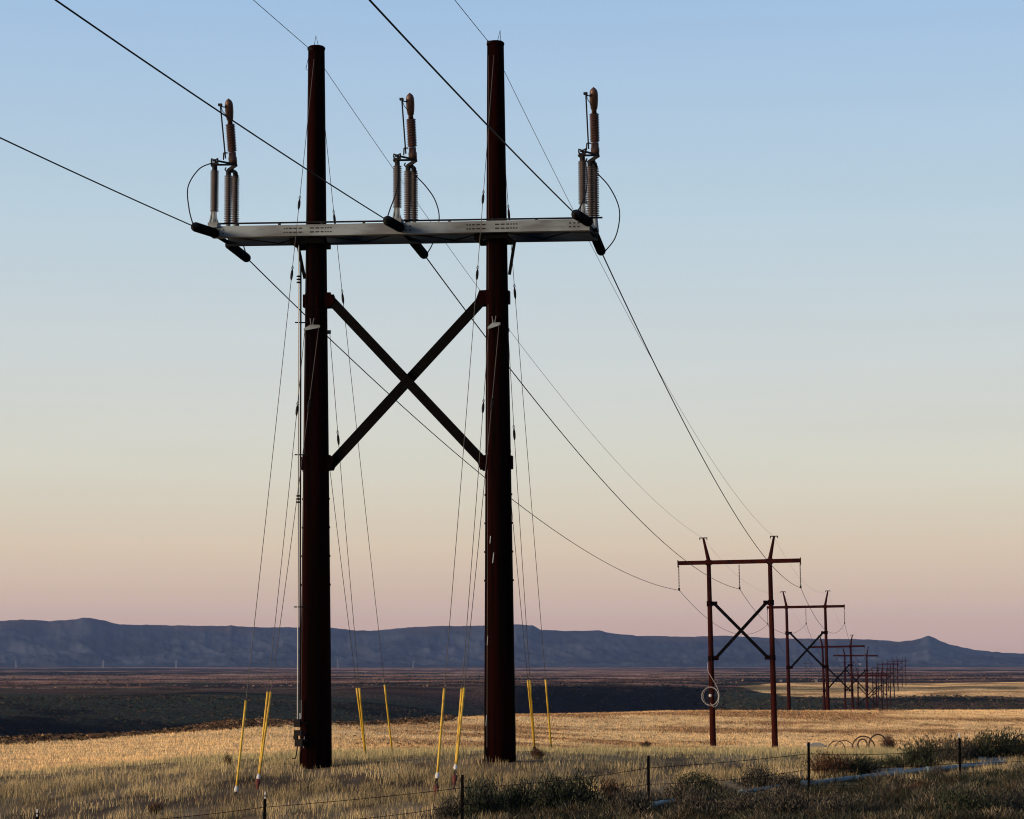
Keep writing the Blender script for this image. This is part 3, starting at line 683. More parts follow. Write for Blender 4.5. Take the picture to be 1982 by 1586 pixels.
for k, s in enumerate(svals):
    t = tower0 if k == 0 else copy_tree(tower0)
    p = MID + DIR * s + ACR * shift[k]; px = proj((p.x, p.y, 0))[0]
    zc = at(px, zcross_px[k], p.y).z; zb_ = zc - HA
    gz = g1(p.x, p.y)
    if zb_ > gz + .9: zb_ = gz + .9
    t.location = (p.x, p.y, zb_); t.rotation_euler = (0, leans[k], -TH)
    t["label"] = labels[k] if k < 4 else "tiny dark H-frame pylon in the far cluster where the line runs out of sight"
    t["group"] = "H-frame pylons of the receding line" if k < 4 else "far clustered H-frame pylons"
    t["category"] = "pylon"
    towers.append(Matrix.Translation(t.location) @ Matrix.Rotation(-TH, 4, 'Z') @ Matrix.Rotation(leans[k], 4, 'Y'))
# pylons of another line out on the plain
for px, yb_, yt_, Y, sc_, lab in ((1565, 1316, 1284, 1640, .84, "faint grey H-frame pylon on the plain left of the receding line's third pylon"),
                             (1643, 1318, 1279, 1500, .88, "faint H-frame pylon of a second line seen beside the third pylon"), (1657, 1312, 1279, 1900, .95, "faint H-frame pylon of a second line behind the fourth pylon")):
    t = copy_tree(tower0); p = at(px, yb_, Y); t.location = (p.x, p.y, min(p.z, g1(p.x, p.y) + .5)); t.rotation_euler = (0, 0, -.03 * px / 1600); t.scale = (sc_, sc_, sc_)
    t["label"] = lab; t["group"] = "pylons of the second line"

# ------------------------------------------------------------------ conductors
def para(a, b, c, n=48):
    """hanging span from a to b (world) with curvature c"""
    a, b = Vector(a), Vector(b); out = []; Lh = math.hypot(b.x - a.x, b.y - a.y)
    for i in range(n + 1):
        f = (i / n); q = a.lerp(b, f); s = f * Lh; q.z -= c * s * (Lh - s); out.append(q)
    return out
def wcable(name, label, pts, r, m, group, n=6):
    off = pts[0]; mb = MB(); mb.tube(pts, r, n); return tag(mb.build(name, m, None, True, off), label, "power line", group)
thru = [(0, 267), (107, 0), (715, 0)]
for k in range(3):
    a = wire_f[k]; q = Lx(*thru[k], a.x); s = a.y - q.y; c = .0005; m_ = (q.z - a.z - c * s * s) / s
    pts = [MW @ Vector((a.x, a.y - f, a.z + m_ * f + c * f * f)) for f in np.linspace(0, 110, 60)]
    wcable("power_conductor", f"thick black conductor coming overhead from the upper left to the {side[k]} front insulator", pts, .017, 'wire', "conductors arriving from the viewer's side")
thr2 = [(490, 0), (880, 0)]
for i in range(2):
    a = SHF[i]; q = Lx(*thr2[i], a.x); s = a.y - q.y; c = .0005; m_ = (q.z - a.z - c * s * s) / s
    pts = [MW @ Vector((a.x, a.y - f, a.z + m_ * f + c * f * f)) for f in np.linspace(0, 110, 50)]
    wcable("shield_wire", f"thin shield wire rising to the upper left from the top of the {['left', 'right'][i]} tall pole", pts, .0085, 'wire', "shield wires arriving from the viewer's side")
def tw(k, p): return towers[k] @ Vector(p)
ordn = ["first", "second", "third", "fourth", "fifth"]
for k in range(3):
    a = MW @ wire_r[k]; b = tw(0, ((k - 1) * CT, -.24, HA - 2.05))
    wcable("power_conductor", f"black conductor sagging from the {side[k]} rear insulator down to the pylon with the coil", para(a, b, .00062), .017, 'wire', "conductors of the first span")
    for j in range(4):
        a, b = tw(j, ((k - 1) * CT, -.24, HA - 2.05)), tw(j + 1, ((k - 1) * CT, -.24, HA - 2.05))
        wcable("power_conductor", f"{side[k]} conductor sagging between the {ordn[j]} and {ordn[j + 1]} small pylons", para(a, b, .00085, 28), .017 if j < 2 else .02, 'wire', "conductors between the small pylons")
for i, s in enumerate((-1, 1)):
    a = MW @ SHB[i]; b = tw(0, (s * (ST / 2 + .36), 0, HA + 1.85))
    wcable("shield_wire", f"faint shield wire sagging from the {['left', 'right'][i]} tall pole to the top of the coil pylon", para(a, b, .00055), .0075, 'wire_thin', "shield wires of the first span")
    for j in range(2):
        a, b = tw(j, (s * (ST / 2 + .36), 0, HA + 1.85)), tw(j + 1, (s * (ST / 2 + .36), 0, HA + 1.85))
        wcable("shield_wire", f"faint shield wire between the {['left', 'right'][i]} tops of the {ordn[j]} and {ordn[j + 1]} small pylons", para(a, b, .0006, 28), .006, 'wire_thin', "shield wires between the small pylons")

# ------------------------------------------------------------------ guys with yellow guards
G = [  # pole, side, which, anchor px, guard bottom/top rows, link rows, attach px
 (0, 'front', 'up', (455, 1548), (1522, 1349), (518, 385), (606, 120)),
 (0, 'front', 0, (497, 1534), (1497, 1328), (785,), None),
 (0, 'front', 1, (497, 1534), (1497, 1328), (775,), None),
 (0, 'back', 'up', (760, 1464), (1455, 1320), (565, 415), (618, 125)),
 (0, 'back', 0, (708, 1467), (1460, 1323), (790,), None),
 (0, 'back', 1, (708, 1467), (1460, 1323), (840,), None),
 (1, 'front', 'up', (843, 1542), (1495, 1325), (517, 374), (954, 112)),
 (1, 'front', 0, (878, 1530), (1477, 1322), (780,), None),
 (1, 'front', 1, (878, 1530), (1477, 1320), (772,), None),
 (1, 'back', 'up', (1067, 1450), (1443, 1310), (555, 405), (964, 115)),
 (1, 'back', 0, (1035, 1452), (1445, 1308), (790,), None),
 (1, 'back', 1, (1035, 1452), (1445, 1308), (830,), None)]
pn = ["left", "right"]
for (i, sd, wh, an, gd_, lk, atp) in G:
    px_pole = poles[i][0].x
    a = Lx(*an, px_pole); aw = MW @ a; gz = g1(aw.x, aw.y)
    if wh == 'up':
        c, r = pole_at(i, L(*atp, 0).z); t_ = Vector((c.x, (-1 if sd == 'front' else 1) * (r + .02), c.z))
        lab = f"upper guy wire of the {pn[i]} tall pole at its {sd}, single yellow guard"
    else:
        t_ = yokes[(i, sd)][wh]
        lab = f"{['left', 'right'][wh]} wire of the paired lower guys at the {sd} of the {pn[i]} tall pole"
    twd = MW @ t_; base_ = Vector((aw.x, aw.y, gz)); o = thing("guy_wire", lab, "guy wire", base_, (0, 0, 0), "guy wires of the tall structure")
    A_, T_ = aw - base_, twd - base_; d = T_ - A_
    def tpar(row):
        lo_, hi_ = 0.0, 1.0
        for _ in range(40):
            m2 = (lo_ + hi_) / 2
            if proj(base_ + A_ + d * m2)[1] > row: lo_ = m2
            else: hi_ = m2
        return (lo_ + hi_) / 2
    tg0, tg1 = tpar(gd_[0]), tpar(gd_[1])
    sag = lambda f: A_ + d * f - Vector((0, 0, .22 * 4 * f * (1 - f)))
    mb = MB(); mb.tube([sag(f) for f in np.linspace(tg0 * .6, 1, 22)], .0088, 6); mb.build("strand", 'guy', o, True)
    mb = MB(); mb.tube([sag(f) for f in np.linspace(tg0, tg1, 7)], [.028] * 6 + [.032], 10); mb.build("guy_guard", 'yellow', o, True)
    for row in lk:
        f = tpar(row); q = sag(f); dn = d.normalized(); mb = MB()
        mb.lathe(q - dn * .16, q + dn * .16, [(0, .012), (.2, .03), (.5, .036), (.8, .03), (1, .012)], 8); mb.tube([q + dn * .14, q + dn * .2 + Vector((.03, 0, .0)), q + dn * .27], .007, 5); mb.tube([q + dn * .14, q + dn * .2 - Vector((.03, 0, 0)), q + dn * .27], .007, 5)
        mb.build("guy_insulator", 'fitting', o)
    if wh != 1:
        dn = d.normalized(); q0 = sag(tg0); fr = sd == 'front'
        mb = MB(); mb.lathe(q0 - dn * .12, q0 + dn * .04, [(0, .03), (.3, .048), (.5, .045), (1, .02)], 10); mb.build("grip_cap", 'white' if fr else 'fitting', o)
        mb = MB(); q1 = q0 - dn * .11; q2 = sag(tpar({455: 1543, 497: 1508, 843: 1521, 878: 1499}[an[0]])) if fr else Vector((A_.x, A_.y, .05))
        mb.tube([q1, (q1 + q2) / 2 + Vector((-.03, 0, 0)), q2], .012, 6); mb.tube([q1, (q1 + q2) / 2 + Vector((.03, 0, 0)), q2], .012, 6); mb.build("turnbuckle", 'fitting', o)
        if fr:
            mb = MB(); mb.lathe(q2 - dn * .32, q2 + dn * .02, [(0, .02), (.35, .03), (.6, .055), (.9, .062), (1, .03)], 10); mb.tube([q2 - dn * .34, q2 - dn * .9], .022, 8); mb.build("anchor_rod", 'anchor', o)

# ------------------------------------------------------------------ cable coil on the first small pylon
cw = towers[0]; pxl = -S / 2
co_c = cw @ Vector((pxl, -.36, HA - 10.05)); zc = at(1380, 1348, co_c.y).z
o = thing("cable_coil", "white ring of coiled cable hung on the left pole of the nearest small pylon", "cable coil", Vector((co_c.x, co_c.y, zc)), (0, 0, -TH))
mb = MB()
for k in range(3):
    rr = (.60, .655, .63)[k]; mb.tube([(rr * math.cos(t + k) * (.92, 1, .97)[k] + (.03, -.02, 0)[k], -.03 * k, rr * math.sin(t + k) * (1.1, 1.0, 1.14)[k]) for t in np.linspace(0, 2 * math.pi, 40)], .0095, 6, False)
mb.build("coil", 'cable_white', o, True)
mb = MB(); mb.lathe((0, .02, .05), (0, -.14, .05), [(0, .12), (.4, .125), (.8, .11), (1, .06)], 18); mb.build("hub", 'cable_white', o, True)
mb = MB(); mb.tube(spline([(-.20, -.02, 2.5), (-.16, -.02, 1.9), (.10, -.04, 1.4), (.50, -.05, .7), (.66, -.05, .1), (.55, -.05, -.55), (.25, -.05, -.80), (0, -.05, -.5)]), .016, 6); mb.build("tail", 'cable_white', o, True)
mb = MB(); mb.bar((0, .0, -.5), (0, .0, .6), .04, .04); mb.build("hanger", 'fitting', o)

# ------------------------------------------------------------------ steel wheel hoops lying in the grass (old wheel line)
hl = ["dark steel hoop half sunk in grass, tallest in the right of the group", "dark steel hoop half sunk in grass, widest in the middle of the group", "small dark hoop nested inside the widest hoop", "thin hoop at the left of the hoop group beside the pale plate", "second thin hoop left of the widest one", "dark hoop at the right edge of the picture behind the fence"]
for k, (px, ytop, w, rot) in enumerate(((1698, 1421.5, 30, .25), (1671, 1425, 36, -.15), (1669, 1431, 16, .2), (1618, 1434, 34, .35), (1634, 1433, 34, -.3), (1976, 1422, 30, .4))):
    Y = 84 + k * .7; zt = at(px, ytop, Y).z; r = w / 2 * Y / F * 1.18; c = at(px, ytop, Y)
    mb = MB(); mb.tube([(r * math.cos(t), 0, r * 1.1 * math.sin(t)) for t in np.linspace(0, 2 * math.pi, 36)], 0.018 if k in (3, 4) else .029, 6, False)
    o = mb.build("steel_hoop", 'hoop', None, True); o.location = (c.x, Y, zt - r * 1.1); o.rotation_euler = (.15, 0, rot)
    tag(o, hl[k], "hoop", "steel hoops in the grass")
p = at(1577, 1443, 80); mb = MB(); mb.box((0, 0, 0), (.30, .16, .06)); mb.box((.06, -.02, .075), (.16, .1, .02)); mb.box((.36, 0, -.03), (.065, .1, .03))
tag(mb.build("metal_sheet", 'alu', None, False), "pale bent metal plate lying behind the fence post beside the hoops", "scrap metal").location = p

pl = [((1262, 1570), (1302, 1561), "short visible length of grey irrigation pipe nearest the bottom, mostly under brush"),
      ((1440, 1545), (1508, 1534), "grey irrigation pipe end poking out left of the long pipe under the brush"),
      ((1560, 1530), (1790, 1501), "long grey-blue irrigation pipe behind the fence, fully visible between two brush clumps"),
      ((1690, 1503), (1745, 1500), "flared grey pipe end lying just above the long pipe"),
      ((1800, 1500), (1945, 1484), "grey irrigation pipe passing behind the right fence post"),
      ((1903, 1480), (2040, 1474), "grey irrigation pipe with a flared end at the right edge")]
PUV = sorted((px_, hit(px_, py_).y) for a_, b_, _ in (pl[0], pl[1], pl[2], pl[4], pl[5]) for px_, py_ in (a_, b_))
pipe_d = lambda u: np.interp(u, [q[0] for q in PUV], [q[1] for q in PUV])
def by_pipe(u, d, front): return (u > 1240) & (d > pipe_d(u) - front) & (d < pipe_d(u) + .3)

# ------------------------------------------------------------------ fence
U0 = -.2167; YS0 = 37.0
fp = lambda i: (37 * (U0 + .097 * i), 37 * (1 + .0625 * i))
tops = {-2: -2.85, -1: -2.65, 0: -2.46, 1: -2.29, 2: -2.08, 3: -1.81, 4: -1.625, 5: -1.51, 6: -1.43, 7: -1.37, 8: -1.3}
pxy = {0: (72, 1570), 1: (513, 1536), 2: (895, 1500), 3: (1255, 1463), 4: (1565, 1437), 5: (1857, 1428)}
f0 = fp(2); fz = thing("wire_fence", "low fence of dark steel posts and barbed wire crossing the foreground", "fence", (f0[0], f0[1], g1(*f0)))
off = fz.location
post_top = {}
for i in range(-2, 9):
    x, y = fp(i)
    tz = at(*pxy[i], y).z if i in pxy else tops[i]
    if i in pxy: x = at(*pxy[i], y).x
    ln = random.uniform(-.012, .012); t_ = Vector((x, y, tz)); b = Vector((x + ln, y, min(g1(x, y), tz - 1.05) - .25)); post_top[i] = t_
    mb = MB(); mb.bar(b - off, t_ - off, .054, .012, (0, 1, 0)); mb.bar(b - off + Vector((0, .022, 0)), t_ - off + Vector((0, .022, 0)), .012, .032, (0, 1, 0))
    for k in range(14): mb.box(t_.lerp(b, .03 + .06 * k) - off - Vector((0, .012, 0)), (.010, .008, .012))
    p = mb.build("post", 'post', fz)
    if i in (0, 1, 5):
        mb = MB(); mb.bar(t_ - off + Vector((0, .004, -.09 if i != 5 else .0)), t_ - off + Vector((0, .004, .03 if i != 5 else .10)), .030, .03, (0, 1, 0)); mb.build("post_tip", 'white', p)
for h in (.24, .56, .88):
    mb = MB(); pts = []
    ks = sorted(post_top)
    for a, b in zip(ks[:-1], ks[1:]):
        A_, B_ = post_top[a] - Vector((0, .02, h)), post_top[b] - Vector((0, .02, h))
        for k in range(10):
            f = k / 10; q = A_.lerp(B_, f); q.z -= .16 * f * (1 - f) * (1 + .5 * math.sin(a * 3 + h * 9)); pts.append(q - off)
            if k % 1 == 0:
                for e in (.0, .07): mb.tube([q - off + Vector((e - .018, 0, -.022)), q - off + Vector((e + .018, 0, .022))], .003, 4); 
    mb.tube(pts, .0055, 5); mb.build("barbed_wire", 'barb', fz)

# ------------------------------------------------------------------ irrigation pipes lying behind the fence
for k, (a, b, lab) in enumerate(pl):
    A_ = hit(*a) + Vector((0, 0, .10)); B_ = hit(*b) + Vector((0, 0, .10))
    mid = (A_ + B_) / 2; zmx = max(g1(*(A_.lerp(B_, f).xy)) - A_.lerp(B_, f).z for f in np.linspace(0, 1, 9)) + .07
    up = Vector((0, 0, max(0, zmx))); A_ += up; B_ += up; d = B_ - A_
    o = thing("irrigation_pipe", lab, "pipe", A_, (0, 0, 0), "irrigation pipes on the ground")
    mb = MB(); mb.tube([d * f for f in (0, .33, .66, 1)], .062, 16); mb.build("tube", 'pipe', o, True)
    fl = d.normalized(); mb = MB(); mb.lathe(fl * -.10, fl * .22, [(0, .098), (.25, .082), (.5, .070), (1, .066)], 16); mb.build("flared_end", 'pipe', o, True)

# ------------------------------------------------------------------ grass
def blades(name, X, Y, H, W, C, lean=.35, bend=True):
    n = len(X); Z = ground(X, Y) - .02
    th = rng.uniform(0, 2 * math.pi, n); ph = rng.uniform(0, 2 * math.pi, n); ll = H * lean * rng.uniform(.1, 1, n)
    wx, wy = np.cos(th) * W / 2, np.sin(th) * W / 2; lx, ly = np.cos(ph) * ll, np.sin(ph) * ll
    if bend:
        V = np.stack([np.stack([X - wx, Y - wy, Z], 1), np.stack([X + wx, Y + wy, Z], 1), np.stack([X + wx * .8 + lx * .35, Y + wy * .8 + ly * .35, Z + H * .55], 1), np.stack([X - wx * .8 + lx * .35, Y - wy * .8 + ly * .35, Z + H * .55], 1), np.stack([X + lx, Y + ly, Z + H * .97], 1)], 1)
        o = np.arange(n)[:, None] * 5; q = o + np.array([[0, 1, 2, 3]]); t = o + np.array([[3, 2, 4]])
        return big_mesh(name, V.reshape(-1, 3), q, t, M['grass'], np.repeat(C, 5, 0))
    V = np.stack([np.stack([X - wx, Y - wy, Z], 1), np.stack([X + wx, Y + wy, Z], 1), np.stack([X + lx, Y + ly, Z + H], 1)], 1)
    t = np.arange(n * 3).reshape(n, 3)
    return big_mesh(name, V.reshape(-1, 3), None, t, M['grass'], np.repeat(C, 3, 0))
def scatter(n, d0, d1, half=.262, p=1.0):
    d = np.sqrt(rng.uniform(d0 ** (1 + p), d1 ** (1 + p), n)) if p == 1 else rng.uniform(d0 ** (1 + p), d1 ** (1 + p), n) ** (1 / (1 + p))
    return d * rng.uniform(-half, half * 1.35, n), d
def pick(pal, n, jit=.22):
    a = np.array(pal); c = a[rng.integers(0, len(a), n)]; return c * rng.uniform(1 - jit, 1 + jit, (n, 1))
X, Y = scatter(940000, 33, 82)
u, d = ud(X, Y); tuft = fbm(X / .55, Y / .55, 2, 101); patch = fbm(X / 5, Y / 4, 3, 111)
keep = (rng.uniform(0, 1, len(X)) < np.clip((tuft - .30) * 2.6, .04, 1) * np.clip((patch - .27) * 2.6, .12, 1) * np.where((u > 1230) & (d < 48), .35, 1) * np.where(by_pipe(u, d, 2.2), .12, 1)) & (np.hypot(X + 5.11, Y - 57) > .50) & (np.hypot(X + .31, Y - 56.1) > .48) & (d < mow_d(u) + 2 + 5 * (fbm(X / 6, Y / 6, 2, 7) - .5))
X, Y, tuft, patch, u, d = X[keep], Y[keep], tuft[keep], patch[keep], u[keep], d[keep]
H = (.07 + .34 * tuft ** 1.4) * rng.uniform(.5, 1.25, len(X)) * (.75 + .5 * patch) * np.where(d > 56, .8, .9)
cg = pick([(.235, .180, .090), (.205, .160, .085), (.165, .135, .075), (.275, .205, .105), (.120, .090, .055)], len(X), .15)
cg2 = pick([(.200, .168, .085), (.180, .158, .080), (.23, .185, .09)], len(X)); w = (smooth(d, 55, 62) * smooth(u, -200, 600) * .8)[:, None]; cg = cg * (1 - w) + cg2 * w
dk = smooth(fbm(X / 2.2, Y / 3.0, 3, 131), .42, .58)[:, None] * (1 - smooth(d, 55, 61))[:, None]; cg = cg * 1.72 * (1 - dk * .38); br = (smooth(u, 1150, 1350) * (1 - smooth(d, 46, 50)))[:, None] * .6; cg = cg * (1 - br) + np.array([.05, .04, .026]) * br
tag(blades("grass", X, Y, H, rng.uniform(.004, .010, len(X)), cg, .5), None, None, kind="stuff")
X, Y = scatter(490000, 68, 246, .262, .35)
u, d = ud(X, Y); keep = (d > mow_d(u) - 2) & (d < crest_d(u) + 2 - 15 * (1 - smooth(u, 780, 960))); X, Y, u, d = X[keep], Y[keep], u[keep], d[keep]
pt = smooth(fbm(X / 16, Y / 9, 4, 41), .44, .58) * smooth(d, 90, 120) * smooth(u, 500, 1000)
cs = pick([(.71, .475, .22), (.64, .42, .19), (.77, .53, .265), (.56, .35, .16)], len(X), .10); cs = cs * (1 - pt[:, None] * .6) + np.array([.26, .12, .055]) * pt[:, None] * .6
tag(blades("stubble", X, Y, rng.uniform(.06, .19, len(X)) * (.7 + .6 * fbm(X / 3, Y / 3, 2, 3)), .007 + .00013 * d, cs, .6, False), None, None, kind="stuff")

# low spiky brush covering the ground in the lower right
def brush(name, n, per):
    u = rng.uniform(820, 2150, n); d = rng.uniform(35.5, 52, n); lim = np.interp(u, [820, 1000, 1250, 1500, 1900], [42.2, 44.6, 46.0, 50.5, 52.0])
    k = (d < lim) & (fbm((u - CX) / F * d / 1.6, d / 1.6, 2, 66) > .36) & ~by_pipe(u, d, 1.7); u, d = u[k], d[k]; n = len(u); x, y = (u - CX) / F * d, d; z = ground(x, y)
    rad = rng.uniform(.2, .6, n); hh = (.12 + .36 * rng.uniform(0, 1, n) ** 2) * np.where(d < 40, .8, 1); a = rng.uniform(0, 2 * math.pi, (n, per)); q = rng.uniform(0, 1, (n, per)) ** .6
    ox, oy = np.cos(a) * q, np.sin(a) * q; t = rng.uniform(.0, .8, (n, per)) * (1 - q * q * .6)
    c = np.stack([x[:, None] + ox * rad[:, None], y[:, None] + oy * rad[:, None], z[:, None] + t * hh[:, None]], -1)
    dr = np.stack([ox * .8 + rng.normal(0, .35, (n, per)), oy * .8 + rng.normal(0, .35, (n, per)), np.full((n, per), 1.0)], -1) * rng.uniform(.05, .13, (n, per, 1))
    w = rng.normal(0, 1, (n, per, 3)); w = w / np.linalg.norm(w, axis=-1, keepdims=True) * rng.uniform(.006, .013, (n, per, 1))
    V = np.stack([c - w, c + w, c + dr], 2).reshape(-1, 3)
    bc = pick([(.026, .031, .021), (.036, .036, .026), (.040, .030, .019), (.018, .021, .014), (.13, .105, .068), (.085, .075, .055)], n)
    cc = np.repeat(np.repeat(bc, per, 0) * rng.uniform(.45, 1.15, (n * per, 1)), 3, 0)
    return big_mesh(name, V, None, np.arange(len(V)).reshape(-1, 3), M['grass'], cc)
tag(brush("low_brush", 3000, 190), None, None, kind="stuff")

# far sagebrush cover: many low leafy tufts, nobody could count them
def tufts(name, X, Y, Sz, C, k=7):
    n = len(X); Z = ground(X, Y); k_ = k
    a = rng.uniform(0, 2 * math.pi, (n, k_)); rr = np.sqrt(rng.uniform(0, 1, (n, k_))) * Sz[:, None] * .62; hh = rng.uniform(.25, 1, (n, k_)) * Sz[:, None] * .62 * (1 - (rr / Sz[:, None]) ** 2)
    cx, cy, cz = X[:, None] + np.cos(a) * rr, Y[:, None] + np.sin(a) * rr, Z[:, None] + hh
    s = Sz[:, None] * rng.uniform(.22, .42, (n, k_)); V = []
    for j in range(3):
        V.append(np.stack([cx + rng.normal(0, 1, (n, k_)) * s, cy + rng.normal(0, 1, (n, k_)) * s, cz + rng.normal(0, .55, (n, k_)) * s], -1))
    V = np.stack(V, 2).reshape(-1, 3); cc = np.repeat(np.repeat(C, k_, 0) * rng.uniform(.65, 1.35, (n * k_, 1)), 3, 0)
    return big_mesh(name, V, None, np.arange(len(V)).reshape(-1, 3), M['grass'], cc)
X, Y = scatter(26000, 255, 1060, .262, .2); u, d = ud(X, Y); keep = (d > crest_d(u) + 18) & ~((u > 1440) & (d > 940)) & ~((u < 960) & (d > 860)); X, Y, u, d = X[keep], Y[keep], u[keep], d[keep]
cb = pick([(.032, .034, .020), (.020, .022, .013), (.042, .034, .022), (.055, .034, .023)], len(X)); cb = np.where(((u > 960) & (u < 1400) | (u < 420) & (d < 700))[:, None], cb * .22, cb)  # tufts on the canyon slopes darkened to follow the painted shade
tag(tufts("sagebrush_cover", X, Y, rng.uniform(.4, 1.1, len(X)) * (1 + d / 2500), cb), None, None, kind="stuff")
X, Y = scatter(17000, 1040, 2700, .262, .1); u, d = ud(X, Y); keep = ~((u > 1440) & (d < 1360)); X, Y = X[keep], Y[keep]
tag(tufts("plain_scrub", X, Y, rng.uniform(.6, 1.5, len(X)), pick([(.030, .030, .020), (.020, .022, .016), (.12, .066, .046), (.17, .11, .075)], len(X)), 4), None, None, kind="stuff")
n = 12000; uu = rng.uniform(-120, 2100, n); dd = crest_d(uu) + np.where(uu < 880, rng.triangular(-22, -6, 12, n), rng.gamma(1.6, 7, n) + 1); keep = rng.uniform(0, 1, n) < np.where(uu < 1000, 1, .35); uu, dd = uu[keep], dd[keep]
tag(tufts("lip_scrub", (uu - CX) / F * dd, dd, rng.uniform(.10, .42, len(uu)), pick([(.105, .062, .038), (.085, .050, .032), (.050, .036, .024), (.16, .10, .055)], len(uu)), 16), None, None, kind="stuff")
X, Y = scatter(9000, 85, 240); u, d = ud(X, Y); keep = (d > mow_d(u) + 10) & (d < crest_d(u) - 2) & (u > 650) & (rng.uniform(0, 1, len(X)) < smooth(fbm(X / 16, Y / 9, 4, 41), .38, .6) + .12); X, Y = X[keep], Y[keep]
tag(tufts("field_weeds", X, Y, rng.uniform(.07, .19, len(X)), pick([(.16, .07, .04), (.16, .10, .05), (.08, .055, .035)], len(X)), 12), None, None, kind="stuff")

# ------------------------------------------------------------------ sagebrush in the foreground
BP = {'green': [(.022, .027, .016), (.030, .035, .021), (.014, .018, .012), (.042, .045, .030)], 'grey': [(.040, .036, .029), (.055, .049, .039), (.026, .024, .020), (.075, .065, .048)], 'brown': [(.050, .025, .015), (.035, .020, .013), (.075, .040, .024)]}
def bush_mesh(kind, seed):
    r = np.random.default_rng(seed); st = MB(); tips = []
    for k in range(34):
        a = r.uniform(0, 2 * math.pi); sp_ = r.uniform(.05, .5); h = r.uniform(.45, 1.0) * (1 - .7 * sp_); p0 = Vector((math.cos(a) * .05, math.sin(a) * .05, -.03)); p2 = Vector((math.cos(a) * sp_, math.sin(a) * sp_, h)); p1 = p0.lerp(p2, .5) + Vector((0, 0, -.06))
        st.tube([p0, p1, p2], [.012, .008, .003], 4); tips.append((p0, p1, p2))
    V = []; 
    for (p0, p1, p2) in tips:
        for k in range(95):
            f = r.uniform(.25, 1.0); c = (p0 * (1 - f) ** 2 + p1 * 2 * f * (1 - f) + p2 * f * f); sd = .03 + .07 * f
            c = np.array(c) + r.normal(0, sd, 3) * np.array([1, 1, .8]); c[2] = max(c[2], .02); l = r.uniform(.05, .12); dr = r.normal(0, .35, 3) + np.array([0, 0, 1]) + .6 * np.array(p2 - p0); dr /= np.linalg.norm(dr); wd = np.cross(dr, r.normal(0, 1, 3)); wd /= np.linalg.norm(wd) + 1e-6
            V += [c - wd * .010, c + wd * .010, c + dr * l]
    V = np.array(V); nL = len(V) // 3; pal = np.array(BP[kind]); C_ = np.repeat(pal[r.integers(0, len(pal), nL)] * r.uniform(.7, 1.35, (nL, 1)), 3, 0)
    return st, V, C_
protos = {}
for kind in BP:
    for v in range(2):
        st, V, C_ = bush_mesh(kind, 40 + v + 10 * len(kind)); root = thing("sagebrush", "", "shrub")
        lf = big_mesh("foliage", V, None, np.arange(len(V)).reshape(-1, 3), M['grass'], C_); lf.parent = root; st.build("stems", 'stem', root); protos[(kind, v)] = [root, False]
BL = [(868, 1590, 80, 40, 'grey', "low grey brush left of the third fence post"), (930, 1588, 120, 62, 'green', "dark green sagebrush just right of the third fence post"), (1000, 1584, 125, 66, 'green', "dark sagebrush between the third post and the biggest foreground bush"),
 (1062, 1584, 140, 82, 'green', "biggest foreground sagebrush, spiky dark green, below the right tall pole"), (1122, 1580, 150, 84, 'green', "dense dark sagebrush on the right shoulder of the biggest foreground bush"), (1185, 1556, 70, 46, 'brown', "bare brown twiggy shrub left of the middle fence post"),
 (1215, 1592, 120, 52, 'grey', "grey dried brush at the bottom edge below the middle fence post"), (1345, 1540, 110, 44, 'green', "low green sagebrush right of the middle fence post"), (1400, 1566, 110, 34, 'green', "green sagebrush in front of the left pipe end"), (1470, 1530, 130, 44, 'grey', "pale grey brush left of the fence post by the hoops"),
 (1522, 1550, 90, 34, 'grey', "grey brush directly left of the long pipe"), (1610, 1508, 110, 50, 'brown', "reddish brown brush right of the fence post by the hoops"), (1665, 1503, 130, 40, 'green', "dark brush above the long pipe"), (1722, 1493, 110, 30, 'green', "dark low brush above the right part of the long pipe"),
 (1790, 1492, 110, 66, 'green', "leaning sagebrush left of the right fence post"), (1812, 1518, 70, 32, 'grey', "rounded grey brush hiding the gap between the pipes"), (1845, 1480, 110, 54, 'grey', "pale spiky brush right behind the right fence post"), (1900, 1476, 130, 58, 'green', "tall dark sagebrush at the right behind the wire"), (1955, 1474, 120, 62, 'green', "dark sagebrush against the right edge of the picture"),
 (1345, 1590, 140, 44, 'grey', "grey brush on the bottom edge left of the pipe line"), (1430, 1592, 140, 44, 'grey', "grey brush on the bottom edge under the left pipe end"), (1510, 1590, 140, 46, 'grey', "dark grey brush on the bottom edge under the long pipe's left end"), (1600, 1588, 140, 42, 'grey', "wide grey brush on the bottom edge under the long pipe"),
 (1665, 1572, 110, 34, 'green', "dark brush in front of the long pipe's middle"), (1785, 1540, 100, 28, 'brown', "brown dried brush in front of the long pipe's right end"), (1850, 1588, 150, 46, 'green', "green-grey brush on the bottom edge below the right fence post"), (1935, 1580, 150, 56, 'grey', "pale dried brush in the bottom right corner"), (1965, 1520, 100, 30, 'green', "dark brush under the right edge pipe"), (1905, 1540, 110, 34, 'green', "low dark brush right of the right post's foot"),
 (300, 1575, 40, 20, 'brown', "small dark weed tuft at the lower left between two posts"), (1720, 1455, 40, 34, 'brown', "thin dry weed standing below the steel hoops"), (1040, 1470, 34, 22, 'brown', "dead brown tuft at the right foot of the right tall pole"), (440, 1486, 22, 26, 'brown', "small thin weed beside the leftmost yellow guard"), (1250, 1448, 26, 14, 'brown', "tiny brown weed on the crest of the grass")]
